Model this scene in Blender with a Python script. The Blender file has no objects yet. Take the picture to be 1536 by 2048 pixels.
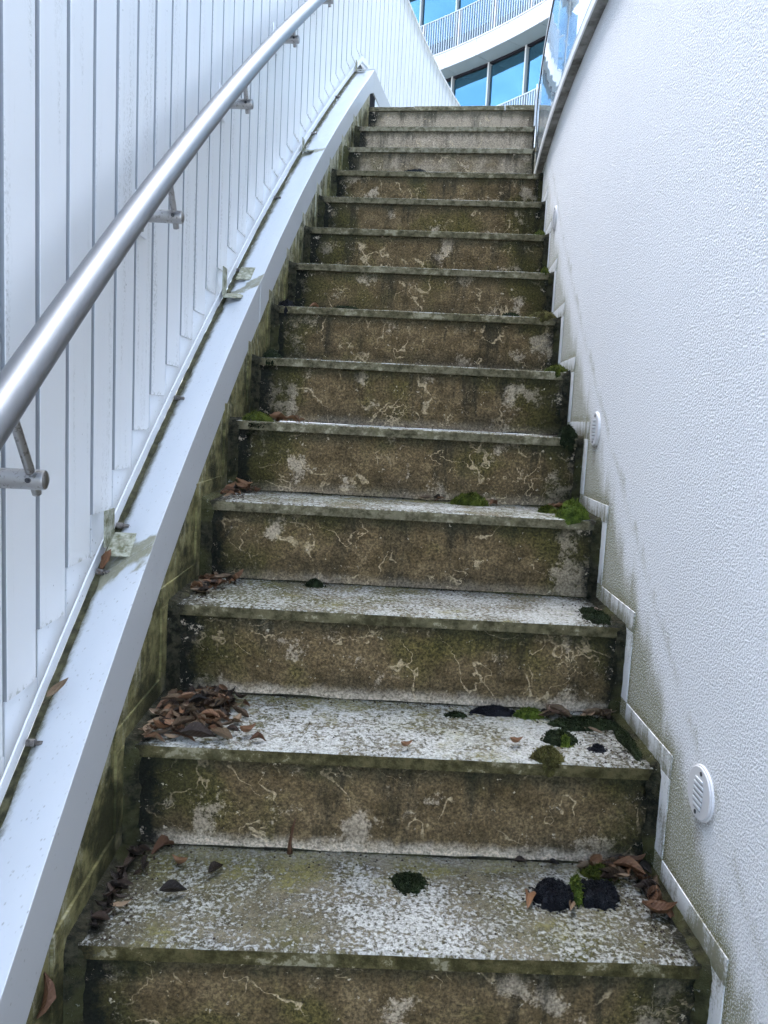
import bpy, math, random
from mathutils import Vector, Matrix, noise as mnoise

# ---------------------------------------------------------------- geometry constants
RAD = 19.4808            # plan radius of the stair centre line (curving to the right)
D = 0.2702               # going of a step
H = 0.1980               # rise of a step
SL = H / D
HW = 0.474               # half width of the flight
SC = bpy.context.scene
COL = SC.collection
rnd = random.Random(7)

# ---------------------------------------------------------------- camera
cam_d = bpy.data.cameras.new('camera')
cam = bpy.data.objects.new('camera', cam_d)
COL.objects.link(cam)
CAM = Vector((-0.0980528, -0.829616, 1.0163533))
yaw, pitch, roll = 0.042475446, -0.12009125, 0.05316379
f0 = Vector((math.sin(yaw), math.cos(yaw), 0)); r0 = Vector((math.cos(yaw), -math.sin(yaw), 0)); u0 = Vector((0, 0, 1))
fw = f0 * math.cos(pitch) + u0 * math.sin(pitch)
up = u0 * math.cos(pitch) - f0 * math.sin(pitch)
rt = r0 * math.cos(roll) + up * math.sin(roll)
up2 = up * math.cos(roll) - r0 * math.sin(roll)
m = Matrix((rt, up2, -fw)).transposed().to_4x4(); m.translation = CAM
cam.matrix_world = m
cam_d.sensor_fit = 'VERTICAL'; cam_d.sensor_height = 36.0; cam_d.lens = 36.0 * 1548.789 / 2048
cam_d.clip_start = 0.02; cam_d.clip_end = 600
SC.camera = cam

# ---------------------------------------------------------------- world, sun, exposure
SUN_EL, SUN_AZ = math.radians(60), math.radians(-34)      # azimuth measured from +Y towards +X
w = bpy.data.worlds.new('World'); SC.world = w; w.use_nodes = True
wn = w.node_tree; wn.nodes.clear()
def wnode(t, **k):
    n = wn.nodes.new(t)
    for a, b in k.items(): setattr(n, a, b)
    return n
sky = wnode('ShaderNodeTexSky', sky_type='NISHITA', sun_disc=False, sun_elevation=SUN_EL, sun_rotation=SUN_AZ)
sky.air_density = 1.0; sky.dust_density = 1.2; sky.ozone_density = 1.0
tc = wnode('ShaderNodeTexCoord')
cn = wnode('ShaderNodeTexNoise'); cn.inputs['Scale'].default_value = 2.6; cn.inputs['Detail'].default_value = 7; cn.inputs['Roughness'].default_value = .55
mp = wnode('ShaderNodeMapping'); mp.inputs['Scale'].default_value = (1, 1, 1.9); mp.inputs['Location'].default_value = (3.1, .4, .2)
cr = wnode('ShaderNodeValToRGB'); cr.color_ramp.elements[0].position = .47; cr.color_ramp.elements[1].position = .66
mx = wnode('ShaderNodeMix', data_type='RGBA'); mx.inputs[7].default_value = (6.2, 7.2, 8.8, 1)
bg = wnode('ShaderNodeBackground'); bg.inputs['Strength'].default_value = 0.14
wo = wnode('ShaderNodeOutputWorld')
L = wn.links.new
L(tc.outputs['Generated'], mp.inputs['Vector']); L(mp.outputs[0], cn.inputs['Vector']); L(cn.outputs['Fac'], cr.inputs['Fac'])
L(cr.outputs['Color'], mx.inputs[0]); L(sky.outputs[0], mx.inputs[6]); L(mx.outputs[2], bg.inputs['Color']); L(bg.outputs[0], wo.inputs[0])

sd = bpy.data.lights.new('sun', 'SUN'); sd.energy = 1.1; sd.angle = math.radians(60); sd.color = (1, .975, .94)
sun = bpy.data.objects.new('sun', sd); COL.objects.link(sun)
sdir = Vector((math.sin(SUN_AZ) * math.cos(SUN_EL), math.cos(SUN_AZ) * math.cos(SUN_EL), math.sin(SUN_EL)))
sun.rotation_euler = sdir.to_track_quat('Z', 'Y').to_euler(); sun.location = (0, -6, 12)

vs = SC.view_settings
vs.view_transform = 'Standard'; vs.look = 'None'; vs.gamma = 1; vs.use_curve_mapping = False; vs.exposure = 2.92
SC.render.engine = 'CYCLES'
SC.cycles.max_bounces = 7; SC.cycles.use_denoising = True
SC.cycles.use_adaptive_sampling = True; SC.cycles.adaptive_threshold = .025; SC.cycles.adaptive_min_samples = 12

# ---------------------------------------------------------------- helpers
def pt(s, o, z=0.0):
    a = s / RAD
    return Vector((RAD - (RAD - o) * math.cos(a), (RAD - o) * math.sin(a), z))

def tag(o, label=None, cat=None, group=None, kind=None):
    if label: o['label'] = label
    if cat: o['category'] = cat
    if group: o['group'] = group
    if kind: o['kind'] = kind
    return o

class MB:
    """collects faces with uv and material index, builds one mesh object"""
    def __init__(self): self.v = []; self.f = []; self.uv = []; self.mi = []
    def vert(self, p): self.v.append(tuple(p)); return len(self.v) - 1
    def face(self, idx, uv=None, mi=0):
        self.f.append(tuple(idx)); self.uv.append(uv or [(0, 0)] * len(idx)); self.mi.append(mi)
    def quad(self, ps, uv=None, mi=0): self.face([self.vert(p) for p in ps], uv, mi)
    def box(self, fn, a0, a1, b0, b1, c0, c1, na=1, mi=0, skip=()):
        """box in curvilinear coords fn(a,b,c) -> Vector, divided along a"""
        rows = []
        for i in range(na + 1):
            a = a0 + (a1 - a0) * i / na
            rows.append([self.vert(fn(a, b, c)) for b, c in ((b0, c0), (b1, c0), (b1, c1), (b0, c1))])
        for i in range(na):
            A, B = rows[i], rows[i + 1]
            ua, ub = a0 + (a1 - a0) * i / na, a0 + (a1 - a0) * (i + 1) / na
            for k in range(4):
                if k in skip: continue
                k2 = (k + 1) % 4
                w0 = (b0, c0, b1, c1)[k % 4]; 
                va = [b0, c0, b1, c1][k]; vb = [b1, c1, b0, c0][k]
                self.face([A[k], A[k2], B[k2], B[k]], [(ua, va), (ua, vb), (ub, vb), (ub, va)], mi)
        self.face(rows[0][::-1], [(b0, c1), (b1, c1), (b1, c0), (b0, c0)], mi)
        self.face(rows[-1], [(b0, c0), (b1, c0), (b1, c1), (b0, c1)], mi)
    def tube(self, pts, r, n=14, cap=True, mi=0):
        rings = []
        for i, p in enumerate(pts):
            d = (pts[min(i + 1, len(pts) - 1)] - pts[max(i - 1, 0)]).normalized()
            x = d.cross(Vector((0.3, 0.2, 1))).normalized(); y = d.cross(x).normalized()
            rr = r[i] if isinstance(r, (list, tuple)) else r
            rings.append([self.vert(p + x * (rr * math.cos(2 * math.pi * k / n)) + y * (rr * math.sin(2 * math.pi * k / n))) for k in range(n)])
        for i in range(len(rings) - 1):
            for k in range(n):
                k2 = (k + 1) % n
                self.face([rings[i][k], rings[i][k2], rings[i + 1][k2], rings[i + 1][k]], [(i, k / n), (i, (k + 1) / n), (i + 1, (k + 1) / n), (i + 1, k / n)], mi)
        if cap: self.face(rings[0][::-1], mi=mi); self.face(rings[-1], mi=mi)
    def build(self, name, mats, parent=None, smooth=False, origin=None, bevel=0, flip=True, auto=None):
        me = bpy.data.meshes.new(name)
        vs_ = self.v
        if origin is not None: vs_ = [(x - origin[0], y - origin[1], z - origin[2]) for x, y, z in vs_]
        me.from_pydata(vs_, [], self.f)
        ul = me.uv_layers.new(name='uv')
        li = 0
        for fuv in self.uv:
            for q in fuv:
                ul.data[li].uv = q; li += 1
        if not isinstance(mats, (list, tuple)): mats = [mats]
        for mt in mats: me.materials.append(mt)
        me.polygons.foreach_set('material_index', self.mi)
        if smooth: me.polygons.foreach_set('use_smooth', [True] * len(self.f))
        me.update(); 
        if flip:
            import bmesh
            bm = bmesh.new(); bm.from_mesh(me); bmesh.ops.recalc_face_normals(bm, faces=bm.faces); bm.to_mesh(me); bm.free()
        if auto is not None:
            me.polygons.foreach_set('use_smooth', [True] * len(self.f)); me.set_sharp_from_angle(angle=math.radians(auto))
        o = bpy.data.objects.new(name, me); COL.objects.link(o)
        if origin is not None: o.location = origin
        if bevel:
            b = o.modifiers.new('edge', 'BEVEL'); b.width = bevel; b.segments = 2; b.limit_method = 'ANGLE'; b.angle_limit = math.radians(50)
        if parent is not None:
            o.parent = parent
            if any(abs(c) > 1e-9 for c in parent.location): o.matrix_parent_inverse = Matrix.Translation(-parent.location)
        return o

def empty(name, loc=(0, 0, 0)):
    e = bpy.data.objects.new(name, None); COL.objects.link(e); e.location = loc; e.empty_display_size = .1
    return e

# ---------------------------------------------------------------- node helper
class NT:
    def __init__(self, name):
        self.m = bpy.data.materials.new(name); self.m.use_nodes = True
        self.t = self.m.node_tree; self.t.nodes.clear()
        self.out = self.t.nodes.new('ShaderNodeOutputMaterial')
        self.b = self.t.nodes.new('ShaderNodeBsdfPrincipled'); self.link(self.b.outputs[0], self.out.inputs[0])
    def link(self, a, b): self.t.links.new(a, b)
    def put(self, sock, v):
        if hasattr(v, 'is_linked') or isinstance(v, bpy.types.NodeSocket): self.link(v, sock)
        elif isinstance(v, (tuple, list)):
            sock.default_value = tuple(v) if len(sock.default_value) == len(v) else (*v, 1)
        else: sock.default_value = v
    def n(self, t, **k):
        x = self.t.nodes.new(t)
        for a, b in k.items(): setattr(x, a, b)
        return x
    def math(self, op, a, b=0.0, c=None, clamp=False):
        x = self.n('ShaderNodeMath', operation=op, use_clamp=clamp); self.put(x.inputs[0], a); self.put(x.inputs[1], b)
        if c is not None: self.put(x.inputs[2], c)
        return x.outputs[0]
    def add(self, a, b): return self.math('ADD', a, b)
    def mul(self, a, b): return self.math('MULTIPLY', a, b)
    def sub(self, a, b): return self.math('SUBTRACT', a, b)
    def sst(self, x, a, b, lo=0., hi=1.):
        r = self.n('ShaderNodeMapRange', interpolation_type='SMOOTHSTEP'); self.put(r.inputs[0], x)
        self.put(r.inputs[1], a); self.put(r.inputs[2], b); r.inputs[3].default_value = lo; r.inputs[4].default_value = hi
        return r.outputs[0]
    def noise(self, v, scale, detail=4, rough=.55, dist=0.0, w=None):
        x = self.n('ShaderNodeTexNoise'); self.put(x.inputs['Vector'], v)
        x.inputs['Scale'].default_value = scale; x.inputs['Detail'].default_value = detail; x.inputs['Roughness'].default_value = rough; x.inputs['Distortion'].default_value = dist
        return x.outputs['Fac']
    def voro(self, v, scale, feature='F1', rnd_=1.0):
        x = self.n('ShaderNodeTexVoronoi', feature=feature); self.put(x.inputs['Vector'], v); x.inputs['Scale'].default_value = scale; x.inputs['Randomness'].default_value = rnd_
        return x.outputs['Distance']
    def mix(self, f, a, b, mode='MIX'):
        x = self.n('ShaderNodeMix', data_type='RGBA', blend_type=mode); self.put(x.inputs[0], f); self.put(x.inputs[6], a); self.put(x.inputs[7], b)
        return x.outputs[2]
    def uv(self):
        x = self.n('ShaderNodeUVMap', uv_map='uv'); s = self.n('ShaderNodeSeparateXYZ'); self.link(x.outputs[0], s.inputs[0]); return x.outputs[0], s.outputs[0], s.outputs[1]
    def obj(self): return self.n('ShaderNodeTexCoord').outputs['Object']
    def geo(self): return self.n('ShaderNodeNewGeometry').outputs['Position']
    def rand(self): return self.n('ShaderNodeObjectInfo').outputs['Random']
    def attr(self, name): return self.n('ShaderNodeAttribute', attribute_type='OBJECT', attribute_name=name).outputs['Fac']
    def comb(self, x, y, z=0.0):
        c = self.n('ShaderNodeCombineXYZ'); self.put(c.inputs[0], x); self.put(c.inputs[1], y); self.put(c.inputs[2], z); return c.outputs[0]
    def vadd(self, a, b):
        x = self.n('ShaderNodeVectorMath', operation='ADD'); self.put(x.inputs[0], a); self.put(x.inputs[1], b); return x.outputs[0]
    def vscale(self, a, s):
        x = self.n('ShaderNodeVectorMath', operation='MULTIPLY'); self.put(x.inputs[0], a); self.put(x.inputs[1], s); return x.outputs[0]
    def bump(self, h, strength=.5, dist=.002):
        x = self.n('ShaderNodeBump'); x.inputs['Strength'].default_value = strength; x.inputs['Distance'].default_value = dist; self.put(x.inputs['Height'], h)
        self.link(x.outputs[0], self.b.inputs['Normal']); return x
    def fin(self, col, rough=.8, spec=.3, metal=0.0):
        self.put(self.b.inputs['Base Color'], col); self.put(self.b.inputs['Roughness'], rough); self.put(self.b.inputs['Specular IOR Level'], spec); self.put(self.b.inputs['Metallic'], metal)
        return self.m

# ---------------------------------------------------------------- materials
def wiggle_lines(t, P, scale, thr, wmin, wmax, gate_scale, gate, seed, fine, wn_):
    """thin wandering pale trails: contour lines of a distorted noise, broken up by a gate"""
    Pq = t.vadd(P, (seed * 3.7, seed * 1.9, seed))
    nv = t.noise(Pq, scale, 4, .52, 0.3)
    nv = t.add(nv, t.mul(t.sub(fine, .5), .022))
    d = t.math('ABSOLUTE', t.sub(nv, thr))
    wv = t.sst(wn_, .38, .68, wmin, wmax)
    line = t.sub(1.0, t.sst(t.math('DIVIDE', d, wv), .55, 1.0))
    g = t.sst(t.noise(t.vadd(P, (seed, 7.7, 2)), gate_scale, 2, .5), gate, gate + .05)
    return t.mul(line, g)

def mat_riser():
    t = NT('riser_stone'); uv, u, v = t.uv(); r = t.rand(); alg = t.attr('algae')
    P = t.comb(t.add(u, t.mul(r, 37.)), t.add(v, t.mul(r, 11.)), t.mul(r, 5.))
    n1 = t.noise(P, 5.5, 5, .6); n2 = t.noise(P, 22, 6, .68, .3); n3 = t.noise(P, 130, 5, .8); n4 = t.noise(t.vadd(P, (3, 8, 1)), 9, 5, .6)
    au = t.math('ABSOLUTE', u)
    clean = t.mix(n3, (0.2675, 0.2176, 0.1584), (0.6024, 0.4851, 0.3511))
    brown = t.mix(t.sst(n2, .32, .68), (0.104, 0.0703, 0.0289), (0.2755, 0.1938, 0.0995))
    brown = t.mix(t.sst(n3, .36, .62, 0, 1.), t.mix(.72, brown, (0.0594, 0.042, 0.0193)), brown)
    green = t.mix(t.sst(n3, .35, .65), (0.0208, 0.0232, 0.0055), (0.1429, 0.1168, 0.0257))
    gm = t.sst(t.add(n1, t.mul(t.sst(au, .26, .47), .16)), .5, .66)
    col = t.mix(t.mul(gm, .75), brown, green)
    col = t.mix(t.sub(1.0, t.math('MULTIPLY', t.sst(t.add(alg, t.mul(t.sub(n4, .5), .9)), .2, .55), 1.0)), col, t.mix(.25, clean, brown))
    # pale washed-out patches with ragged edges
    pm = t.add(t.add(n4, t.mul(t.sub(n3, .5), .34)), t.mul(t.sst(au, .2, .4), .05))
    col = t.mix(t.mul(t.sst(pm, .60, .67), .75), col, t.mix(n3, (0.3349, 0.2663, 0.1821), (0.6698, 0.5406, 0.3961)))
    # dark run-off and damp zones
    dk = t.noise(t.comb(t.add(t.mul(u, 9.), t.mul(r, 50.)), t.mul(v, 1.6), r), 1.3, 6, .7)
    col = t.mix(t.mul(t.sst(t.add(dk, t.mul(t.sst(v, .02, .16), .06)), .55, .72), .75), col, (0.0176, 0.0176, 0.0111))
    low = t.mul(t.sub(1.0, t.sst(v, .0, .085)), t.sst(t.noise(t.vadd(P, (1, 5, 5)), 4, 4, .6), .42, .6))
    col = t.mix(t.mul(low, .75), col, (0.0224, 0.0208, 0.015))
    # trails grazed into the film
    fi_ = t.noise(P, 110, 2, .6); wi_ = t.noise(t.vadd(P, (9.1, 4, 1)), 16, 2, .5)
    shift = t.mul(t.sub(t.math('FRACT', t.mul(r, 7.31)), .5), .10)
    tr = t.math('MAXIMUM', wiggle_lines(t, P, 5.0, t.add(.5, shift), .0012, .011, 4.5, .49, 1.3, fi_, wi_), wiggle_lines(t, P, 9, t.sub(.51, shift), .0012, .012, 6, .54, 4.1, fi_, wi_))
    tr = t.math('MAXIMUM', tr, wiggle_lines(t, P, 3.6, t.add(.47, shift), .001, .012, 5, .52, 8.2, fi_, wi_))
    tr = t.mul(tr, t.sst(fi_, .3, .5))
    col = t.mix(t.mul(tr, .72), col, (0.5532, 0.4216, 0.2559))
    # limescale bloom along the foot, dark film under the nosing
    ft = t.mul(t.sub(1.0, t.sst(t.add(v, t.mul(t.sub(n2, .5), .045)), .004, .034)), t.attr('lime'))
    col = t.mix(t.mul(ft, t.sst(n3, .3, .55, .3, 1.)), col, (0.6698, 0.5553, 0.4186))
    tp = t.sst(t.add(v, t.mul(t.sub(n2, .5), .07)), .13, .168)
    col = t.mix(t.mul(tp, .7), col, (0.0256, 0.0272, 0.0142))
    # blackened ends
    au2 = t.math('MAXIMUM', u, t.mul(u, -1.055))
    en0 = t.mul(t.sst(t.add(au2, t.mul(t.sub(n1, .5), .3)), .34, .5, 0, .8), t.sst(n3, .34, .6, .45, 1.))
    col = t.mix(en0, col, (.02, .022, .009))
    en = t.sst(t.add(au2, t.mul(t.sub(n2, .5), .15)), .448, .482)
    col = t.mix(t.mul(en, .93), col, t.mix(t.sst(t.add(n2, t.mul(t.sub(n3, .5), .5)), .6, .66, 0, .8), (0.0088, 0.0096, 0.0071), (0.5029, 0.4216, 0.3168)))
    white = t.sst(t.noise(t.vadd(P, (4, 4, 4)), 60, 4, .7), .66, .69)
    col = t.mix(t.mul(white, .6), col, (0.6801, 0.5768, 0.4304))
    gr = t.noise(t.vadd(P, (6, 6, 6)), 185, 3, .7); gg = t.sst(gr, .3, .7, .55, 1.42)
    col = t.mix(1.0, col, t.comb(gg, gg, gg), 'MULTIPLY')
    t.bump(t.add(t.mul(n3, .6), t.add(n2, t.add(t.mul(gr, .5), t.mul(tr, .15)))), .9, .005)
    return t.fin(col, .88, .2)

def mat_tread():
    t = NT('tread_stone'); uv, u, v = t.uv(); r = t.rand()
    P = t.comb(t.add(u, t.mul(r, 31.)), t.add(v, t.mul(r, 17.)), t.mul(r, 3.))
    n1 = t.noise(P, 5, 4, .6); n2 = t.noise(P, 17, 5, .65); sp = t.noise(P, 120, 6, .72, .2); fine = t.noise(P, 260, 3, .7)
    n5 = t.noise(t.vadd(P, (5, 2, 8)), 3.2, 4, .6)
    au = t.math('ABSOLUTE', u)
    white = t.mix(fine, (0.2904, 0.2886, 0.2623), (0.484, 0.4814, 0.4472))
    dirt = t.mix(t.sst(n2, .35, .65), (0.066, 0.0581, 0.0344), (0.1672, 0.1452, 0.0989))
    dirt = t.mix(t.sst(t.noise(t.vadd(P, (8, 1, 1)), 6, 3, .6), .5, .64, 0, .8), dirt, (0.066, 0.0634, 0.0155))
    amt = t.add(t.mul(t.sub(n1, .5), .42), t.mul(t.sub(n2, .5), .3))
    amt = t.add(t.add(amt, t.attr('dirt')), t.mul(t.sst(u, .12, -.3), t.attr('worn')))
    amt = t.add(amt, t.mul(t.sst(v, .17, .25), .04))
    mask = t.sst(t.add(sp, amt), .465, .56)
    col = t.mix(mask, white, dirt)
    mt_ = t.sst(t.add(t.noise(t.vadd(P, (7, 3, 2)), 42, 5, .72), t.mul(t.sub(n1, .5), .3)), .48, .66, 0, .45)
    col = t.mix(mt_, col, t.mix(fine, (.14, .128, .088), (.27, .25, .195)))
    film = t.sst(t.add(n5, t.mul(t.sub(fine, .5), .2)), .48, .64, 0, .8)
    col = t.mix(film, col, t.mix(.55, t.mix(mask, (0.3168, 0.3168, 0.2494), (0.088, 0.0827, 0.0344)), col))
    yg = t.mul(t.sst(t.add(t.noise(t.vadd(P, (2, 9, 4)), 7, 5, .7), t.mul(t.sst(v, .16, .25), .1)), .55, .7, 0, .85), t.sst(sp, .36, .56, .35, 1.))
    col = t.mix(yg, col, t.mix(sp, (0.0748, 0.0651, 0.0103), (0.264, 0.242, 0.0946)))
    # smooth pale limescale strip close to the riser above
    back = t.mul(t.sst(t.add(v, t.mul(t.sub(n2, .5), .05)), .225, .26), t.attr('lime'))
    col = t.mix(t.mul(back, t.sst(sp, .35, .6, .75, .2)), col, (0.3256, 0.3036, 0.2451))
    en0 = t.mul(t.sst(t.add(au, t.mul(t.sub(n2, .5), .3)), .36, .5, 0, .75), t.sst(sp, .36, .52))
    col = t.mix(en0, col, (.03, .028, .016))
    en = t.sst(t.add(au, t.mul(t.sub(n2, .5), .14)), .452, .484)
    col = t.mix(t.mul(en, .95), col, (0.0141, 0.0141, 0.0103))
    spots = t.sst(t.voro(t.vadd(P, (1, 1, 1)), 55), .1, .15); gate = t.sst(n1, .5, .58)
    col = t.mix(t.mul(t.sub(1., spots), t.mul(gate, .8)), col, (0.0264, 0.0238, 0.0172))
    gr = t.noise(t.vadd(P, (6, 6, 6)), 210, 3, .7); gg = t.sst(gr, .3, .7, .62, 1.32)
    col = t.mix(1.0, col, t.comb(gg, gg, gg), 'MULTIPLY')
    t.bump(t.add(t.mul(mask, -.5), t.add(sp, t.mul(gr, .5))), .85, .004)
    return t.fin(col, .9, .1)

def mat_nosing():
    t = NT('nosing_edge'); uv, u, v = t.uv(); r = t.rand()
    P = t.comb(t.add(u, t.mul(r, 41.)), v, t.mul(r, 9.))
    n1 = t.noise(P, 7, 4, .6); n2 = t.noise(P, 38, 5, .7); n3 = t.noise(P, 150, 3, .75)
    col = t.mix(t.sst(n2, .35, .65), (0.0322, 0.0279, 0.0079), (0.1007, 0.0814, 0.0297))
    col = t.mix(t.sst(n1, .52, .64, 0, .75), col, t.mix(n3, (0.0966, 0.0853, 0.0363), (0.2174, 0.186, 0.099)))
    cl_ = t.attr('clean')
    col = t.mix(t.mul(cl_, t.sst(n2, .36, .6, .25, .95)), col, t.mix(n3, (0.153, 0.1357, 0.0924), (0.3221, 0.2868, 0.198)))
    pale = t.mul(t.sst(t.add(n2, t.mul(t.sub(n1, .5), .8)), .58, .66), t.attr('pale'))
    col = t.mix(pale, col, t.mix(n3, (0.1932, 0.1705, 0.1056), (0.4026, 0.3566, 0.2442)))
    au = t.math('ABSOLUTE', u)
    col = t.mix(t.mul(t.sst(t.add(au, t.mul(t.sub(n2, .5), .12)), .458, .486), .9), col, (0.0112, 0.0108, 0.0066))
    t.bump(t.add(n2, n3), .8, .003)
    return t.fin(col, .88, .15)

def mat_render_wall():
    t = NT('white_render'); uv, s, z = t.uv()
    P = t.comb(s, z, 0.0)
    tex = t.noise(P, 235, 2, .5); tex2 = t.noise(P, 3.0, 3, .6)
    w_ = t.sub(z, t.mul(s, SL))                      # height above the pitch line
    col = t.mix(t.noise(P, 2.2, 4, .6), (.83, .838, .86), (.885, .89, .9))
    nn = t.noise(t.vscale(P, (1.6, .7, 1)), 9, 5, .65); sp = t.noise(P, 330, 4, .75)
    per = t.math('FRACT', t.math('DIVIDE', s, D))    # the stain swells over each tread
    lim = t.add(.118, t.add(t.mul(t.sub(nn, .5), .17), t.mul(per, .03)))
    fade = t.sst(s, .6, 3.4, 1., .62)
    m1 = t.mul(t.sub(1.0, t.sst(w_, t.sub(lim, .09), t.add(lim, .05))), fade)
    dots = t.sst(t.add(sp, t.mul(m1, .15)), .55, .63)
    col = t.mix(t.mul(m1, t.mul(dots, .85)), col, (.20, .195, .085))
    col = t.mix(t.mul(m1, .08), col, (.46, .45, .33))
    f_ = t.math('FRACT', t.math('DIVIDE', t.add(s, .047), D)); i_ = t.math('FLOOR', t.math('DIVIDE', t.add(s, .047), D))
    hh = t.sub(z, t.add(t.mul(i_, H), .045)); dh = t.mul(t.sub(1., f_), D)
    near = t.math('MAXIMUM', t.sub(1., t.sst(t.add(hh, t.mul(t.sub(nn, .5), .05)), -.002, .028)), t.mul(t.sub(1., t.sst(t.add(dh, t.mul(t.sub(nn, .5), .05)), -.004, .026)), t.sst(hh, H + .03, H - .03)))
    near = t.mul(near, t.sst(s, .4, 4.0, 1., .5))
    col = t.mix(t.mul(near, t.sst(sp, .36, .58, .15, .9)), col, (.17, .16, .06))
    # tide line that follows the flight, broken by runs
    tl = t.sub(1.0, t.sst(t.math('ABSOLUTE', t.sub(w_, t.add(.205, t.mul(t.sub(nn, .5), .13)))), .0, .03))
    col = t.mix(t.mul(t.mul(tl, fade), t.math('MAXIMUM', t.sst(t.add(sp, t.mul(t.sub(nn, .5), .6)), .45, .6, -.2, .55), 0.)), col, (.26, .25, .14))
    for ls, lz in ((.366, .434), (1.225, 1.018), (2.27, 1.806)):
        dx = t.sub(s, ls); dz = t.sub(z, lz)
        ds_ = t.math('SQRT', t.add(t.mul(dx, dx), t.mul(t.mul(dz, dz), 1.0)))
        ring = t.mul(t.sub(1., t.sst(t.add(ds_, t.mul(t.sub(sp, .5), .03)), .048, .062)), t.sst(dz, .015, -.03))
        run = t.mul(t.sub(1., t.sst(t.math('ABSOLUTE', t.add(dx, t.mul(t.sub(nn, .5), .05))), .006, .026)), t.mul(t.sst(dz, -.03, -.05), t.sst(dz, -.13, -.06)))
        col = t.mix(t.mul(t.math('MAXIMUM', ring, t.mul(run, .7)), t.sst(sp, .4, .56, .1, .85)), col, (.2, .165, .13))
    # sparse dark pits
    col = t.mix(t.mul(t.sub(1., t.sst(t.voro(P, 17), .02, .035)), t.sst(t.noise(P, 6, 2, .5), .5, .56)), col, (.3, .29, .28))
    gg = t.sst(tex, .28, .66, .86, 1.04); col = t.mix(1.0, col, t.comb(gg, gg, gg), 'MULTIPLY')
    t.bump(t.mul(tex, t.sst(tex2, .3, .7, .8, 1.2)), .75, .005)
    return t.fin(col, .9, .2)

def mat_side_wall():
    t = NT('stained_side_wall'); uv, s, z = t.uv(); P = t.comb(s, z, 0.0)
    w_ = t.sub(z, t.mul(s, SL))
    st = t.noise(t.vscale(P, (34, 3.2, 1)), 1, 5, .68); n2 = t.noise(P, 26, 5, .7); sp = t.noise(P, 200, 4, .75); n1 = t.noise(P, 5, 4, .6)
    base = t.mix(sp, (.36, .34, .255), (.58, .56, .47))
    ol = t.mix(t.sst(n2, .35, .65), (.062, .055, .012), (.21, .185, .07))
    low = t.sst(t.add(w_, t.mul(t.sub(n2, .5), .2)), -.1, .14, .2, -.02)
    up_ = t.sst(s, .8, 2.9, .09, -.09)
    k = t.add(t.add(t.mul(t.sub(st, .5), .9), t.mul(t.sub(sp, .5), .42)), t.add(low, up_))
    col = t.mix(t.sst(t.add(k, .5), .36, .64, 0, .95), base, ol)
    col = t.mix(t.mul(t.sst(t.add(n1, t.add(low, t.mul(up_, .4))), .6, .78), .9), col, (.02, .021, .008))
    t.bump(t.add(sp, n2), .6, .003)
    return t.fin(col, .88, .2)

def mat_skirting(name, dirty):
    t = NT(name); uv, s, z = t.uv(); P = t.comb(s, z, 0.0)
    n2 = t.noise(P, 30, 5, .7); sp = t.noise(P, 210, 4, .78); st = t.noise(t.vscale(P, (40, 6, 1)), 1, 4, .65); n1 = t.noise(P, 7, 3, .6)
    base = t.mix(sp, (.66, .67, .67), (.86, .865, .87)) if not dirty else t.mix(sp, (.24, .22, .13), (.46, .43, .32))
    ol = t.mix(n2, (.075, .07, .025), (.24, .225, .12))
    up_ = t.sst(s, .8, 3.0, .04, -.1)
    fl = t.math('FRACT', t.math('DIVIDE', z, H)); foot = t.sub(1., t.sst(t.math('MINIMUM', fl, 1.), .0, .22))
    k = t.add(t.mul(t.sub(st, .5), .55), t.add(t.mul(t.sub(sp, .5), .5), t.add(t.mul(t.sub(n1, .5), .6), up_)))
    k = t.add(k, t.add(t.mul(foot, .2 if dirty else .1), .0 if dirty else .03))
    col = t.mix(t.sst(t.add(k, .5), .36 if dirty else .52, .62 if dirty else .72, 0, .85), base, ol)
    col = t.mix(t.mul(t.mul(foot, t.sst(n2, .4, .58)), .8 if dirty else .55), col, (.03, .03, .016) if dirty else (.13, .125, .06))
    t.bump(t.add(sp, n2), .5, .002)
    return t.fin(col, .8, .25)

def mat_slat():
    t = NT('white_slat_paint'); P = t.obj(); sx = t.n('ShaderNodeSeparateXYZ'); t.link(P, sx.inputs[0]); r = t.rand()
    Q = t.vadd(P, t.comb(t.mul(r, 23.), t.mul(r, 7.), t.mul(r, 13.)))
    z = sx.outputs[2]
    st = t.noise(t.vscale(Q, (22, 22, 1.6)), 1, 4, .6); sp = t.noise(Q, 150, 4, .75); big = t.noise(Q, 2.3, 3, .5)
    col = t.mix(big, (.74, .75, .75), (.795, .8, .8))
    dm = t.mul(t.sst(st, .52, .7), t.sst(sp, .47, .6))
    col = t.mix(t.mul(dm, .65), col, (.36, .36, .33))
    foot = t.sub(1., t.sst(t.add(z, t.mul(t.sub(sp, .5), .03)), .002, .014))
    col = t.mix(t.mul(foot, t.sst(t.noise(Q, 75, 3, .7), .5, .62, 0, .65)), col, (.2, .2, .13))
    dots = t.mul(t.sub(1., t.sst(t.voro(Q, 21), .025, .05)), t.sst(t.noise(Q, 8, 2, .5), .55, .6))
    col = t.mix(t.mul(dots, .8), col, (.2, .2, .19))
    zt = t.sub(t.attr('height'), z)
    topd = t.sub(1., t.sst(t.add(zt, t.mul(t.sub(st, .5), .14)), .03, .14))
    col = t.mix(t.mul(topd, .55), col, (.34, .33, .28))
    return t.fin(col, .42, .4)

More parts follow.
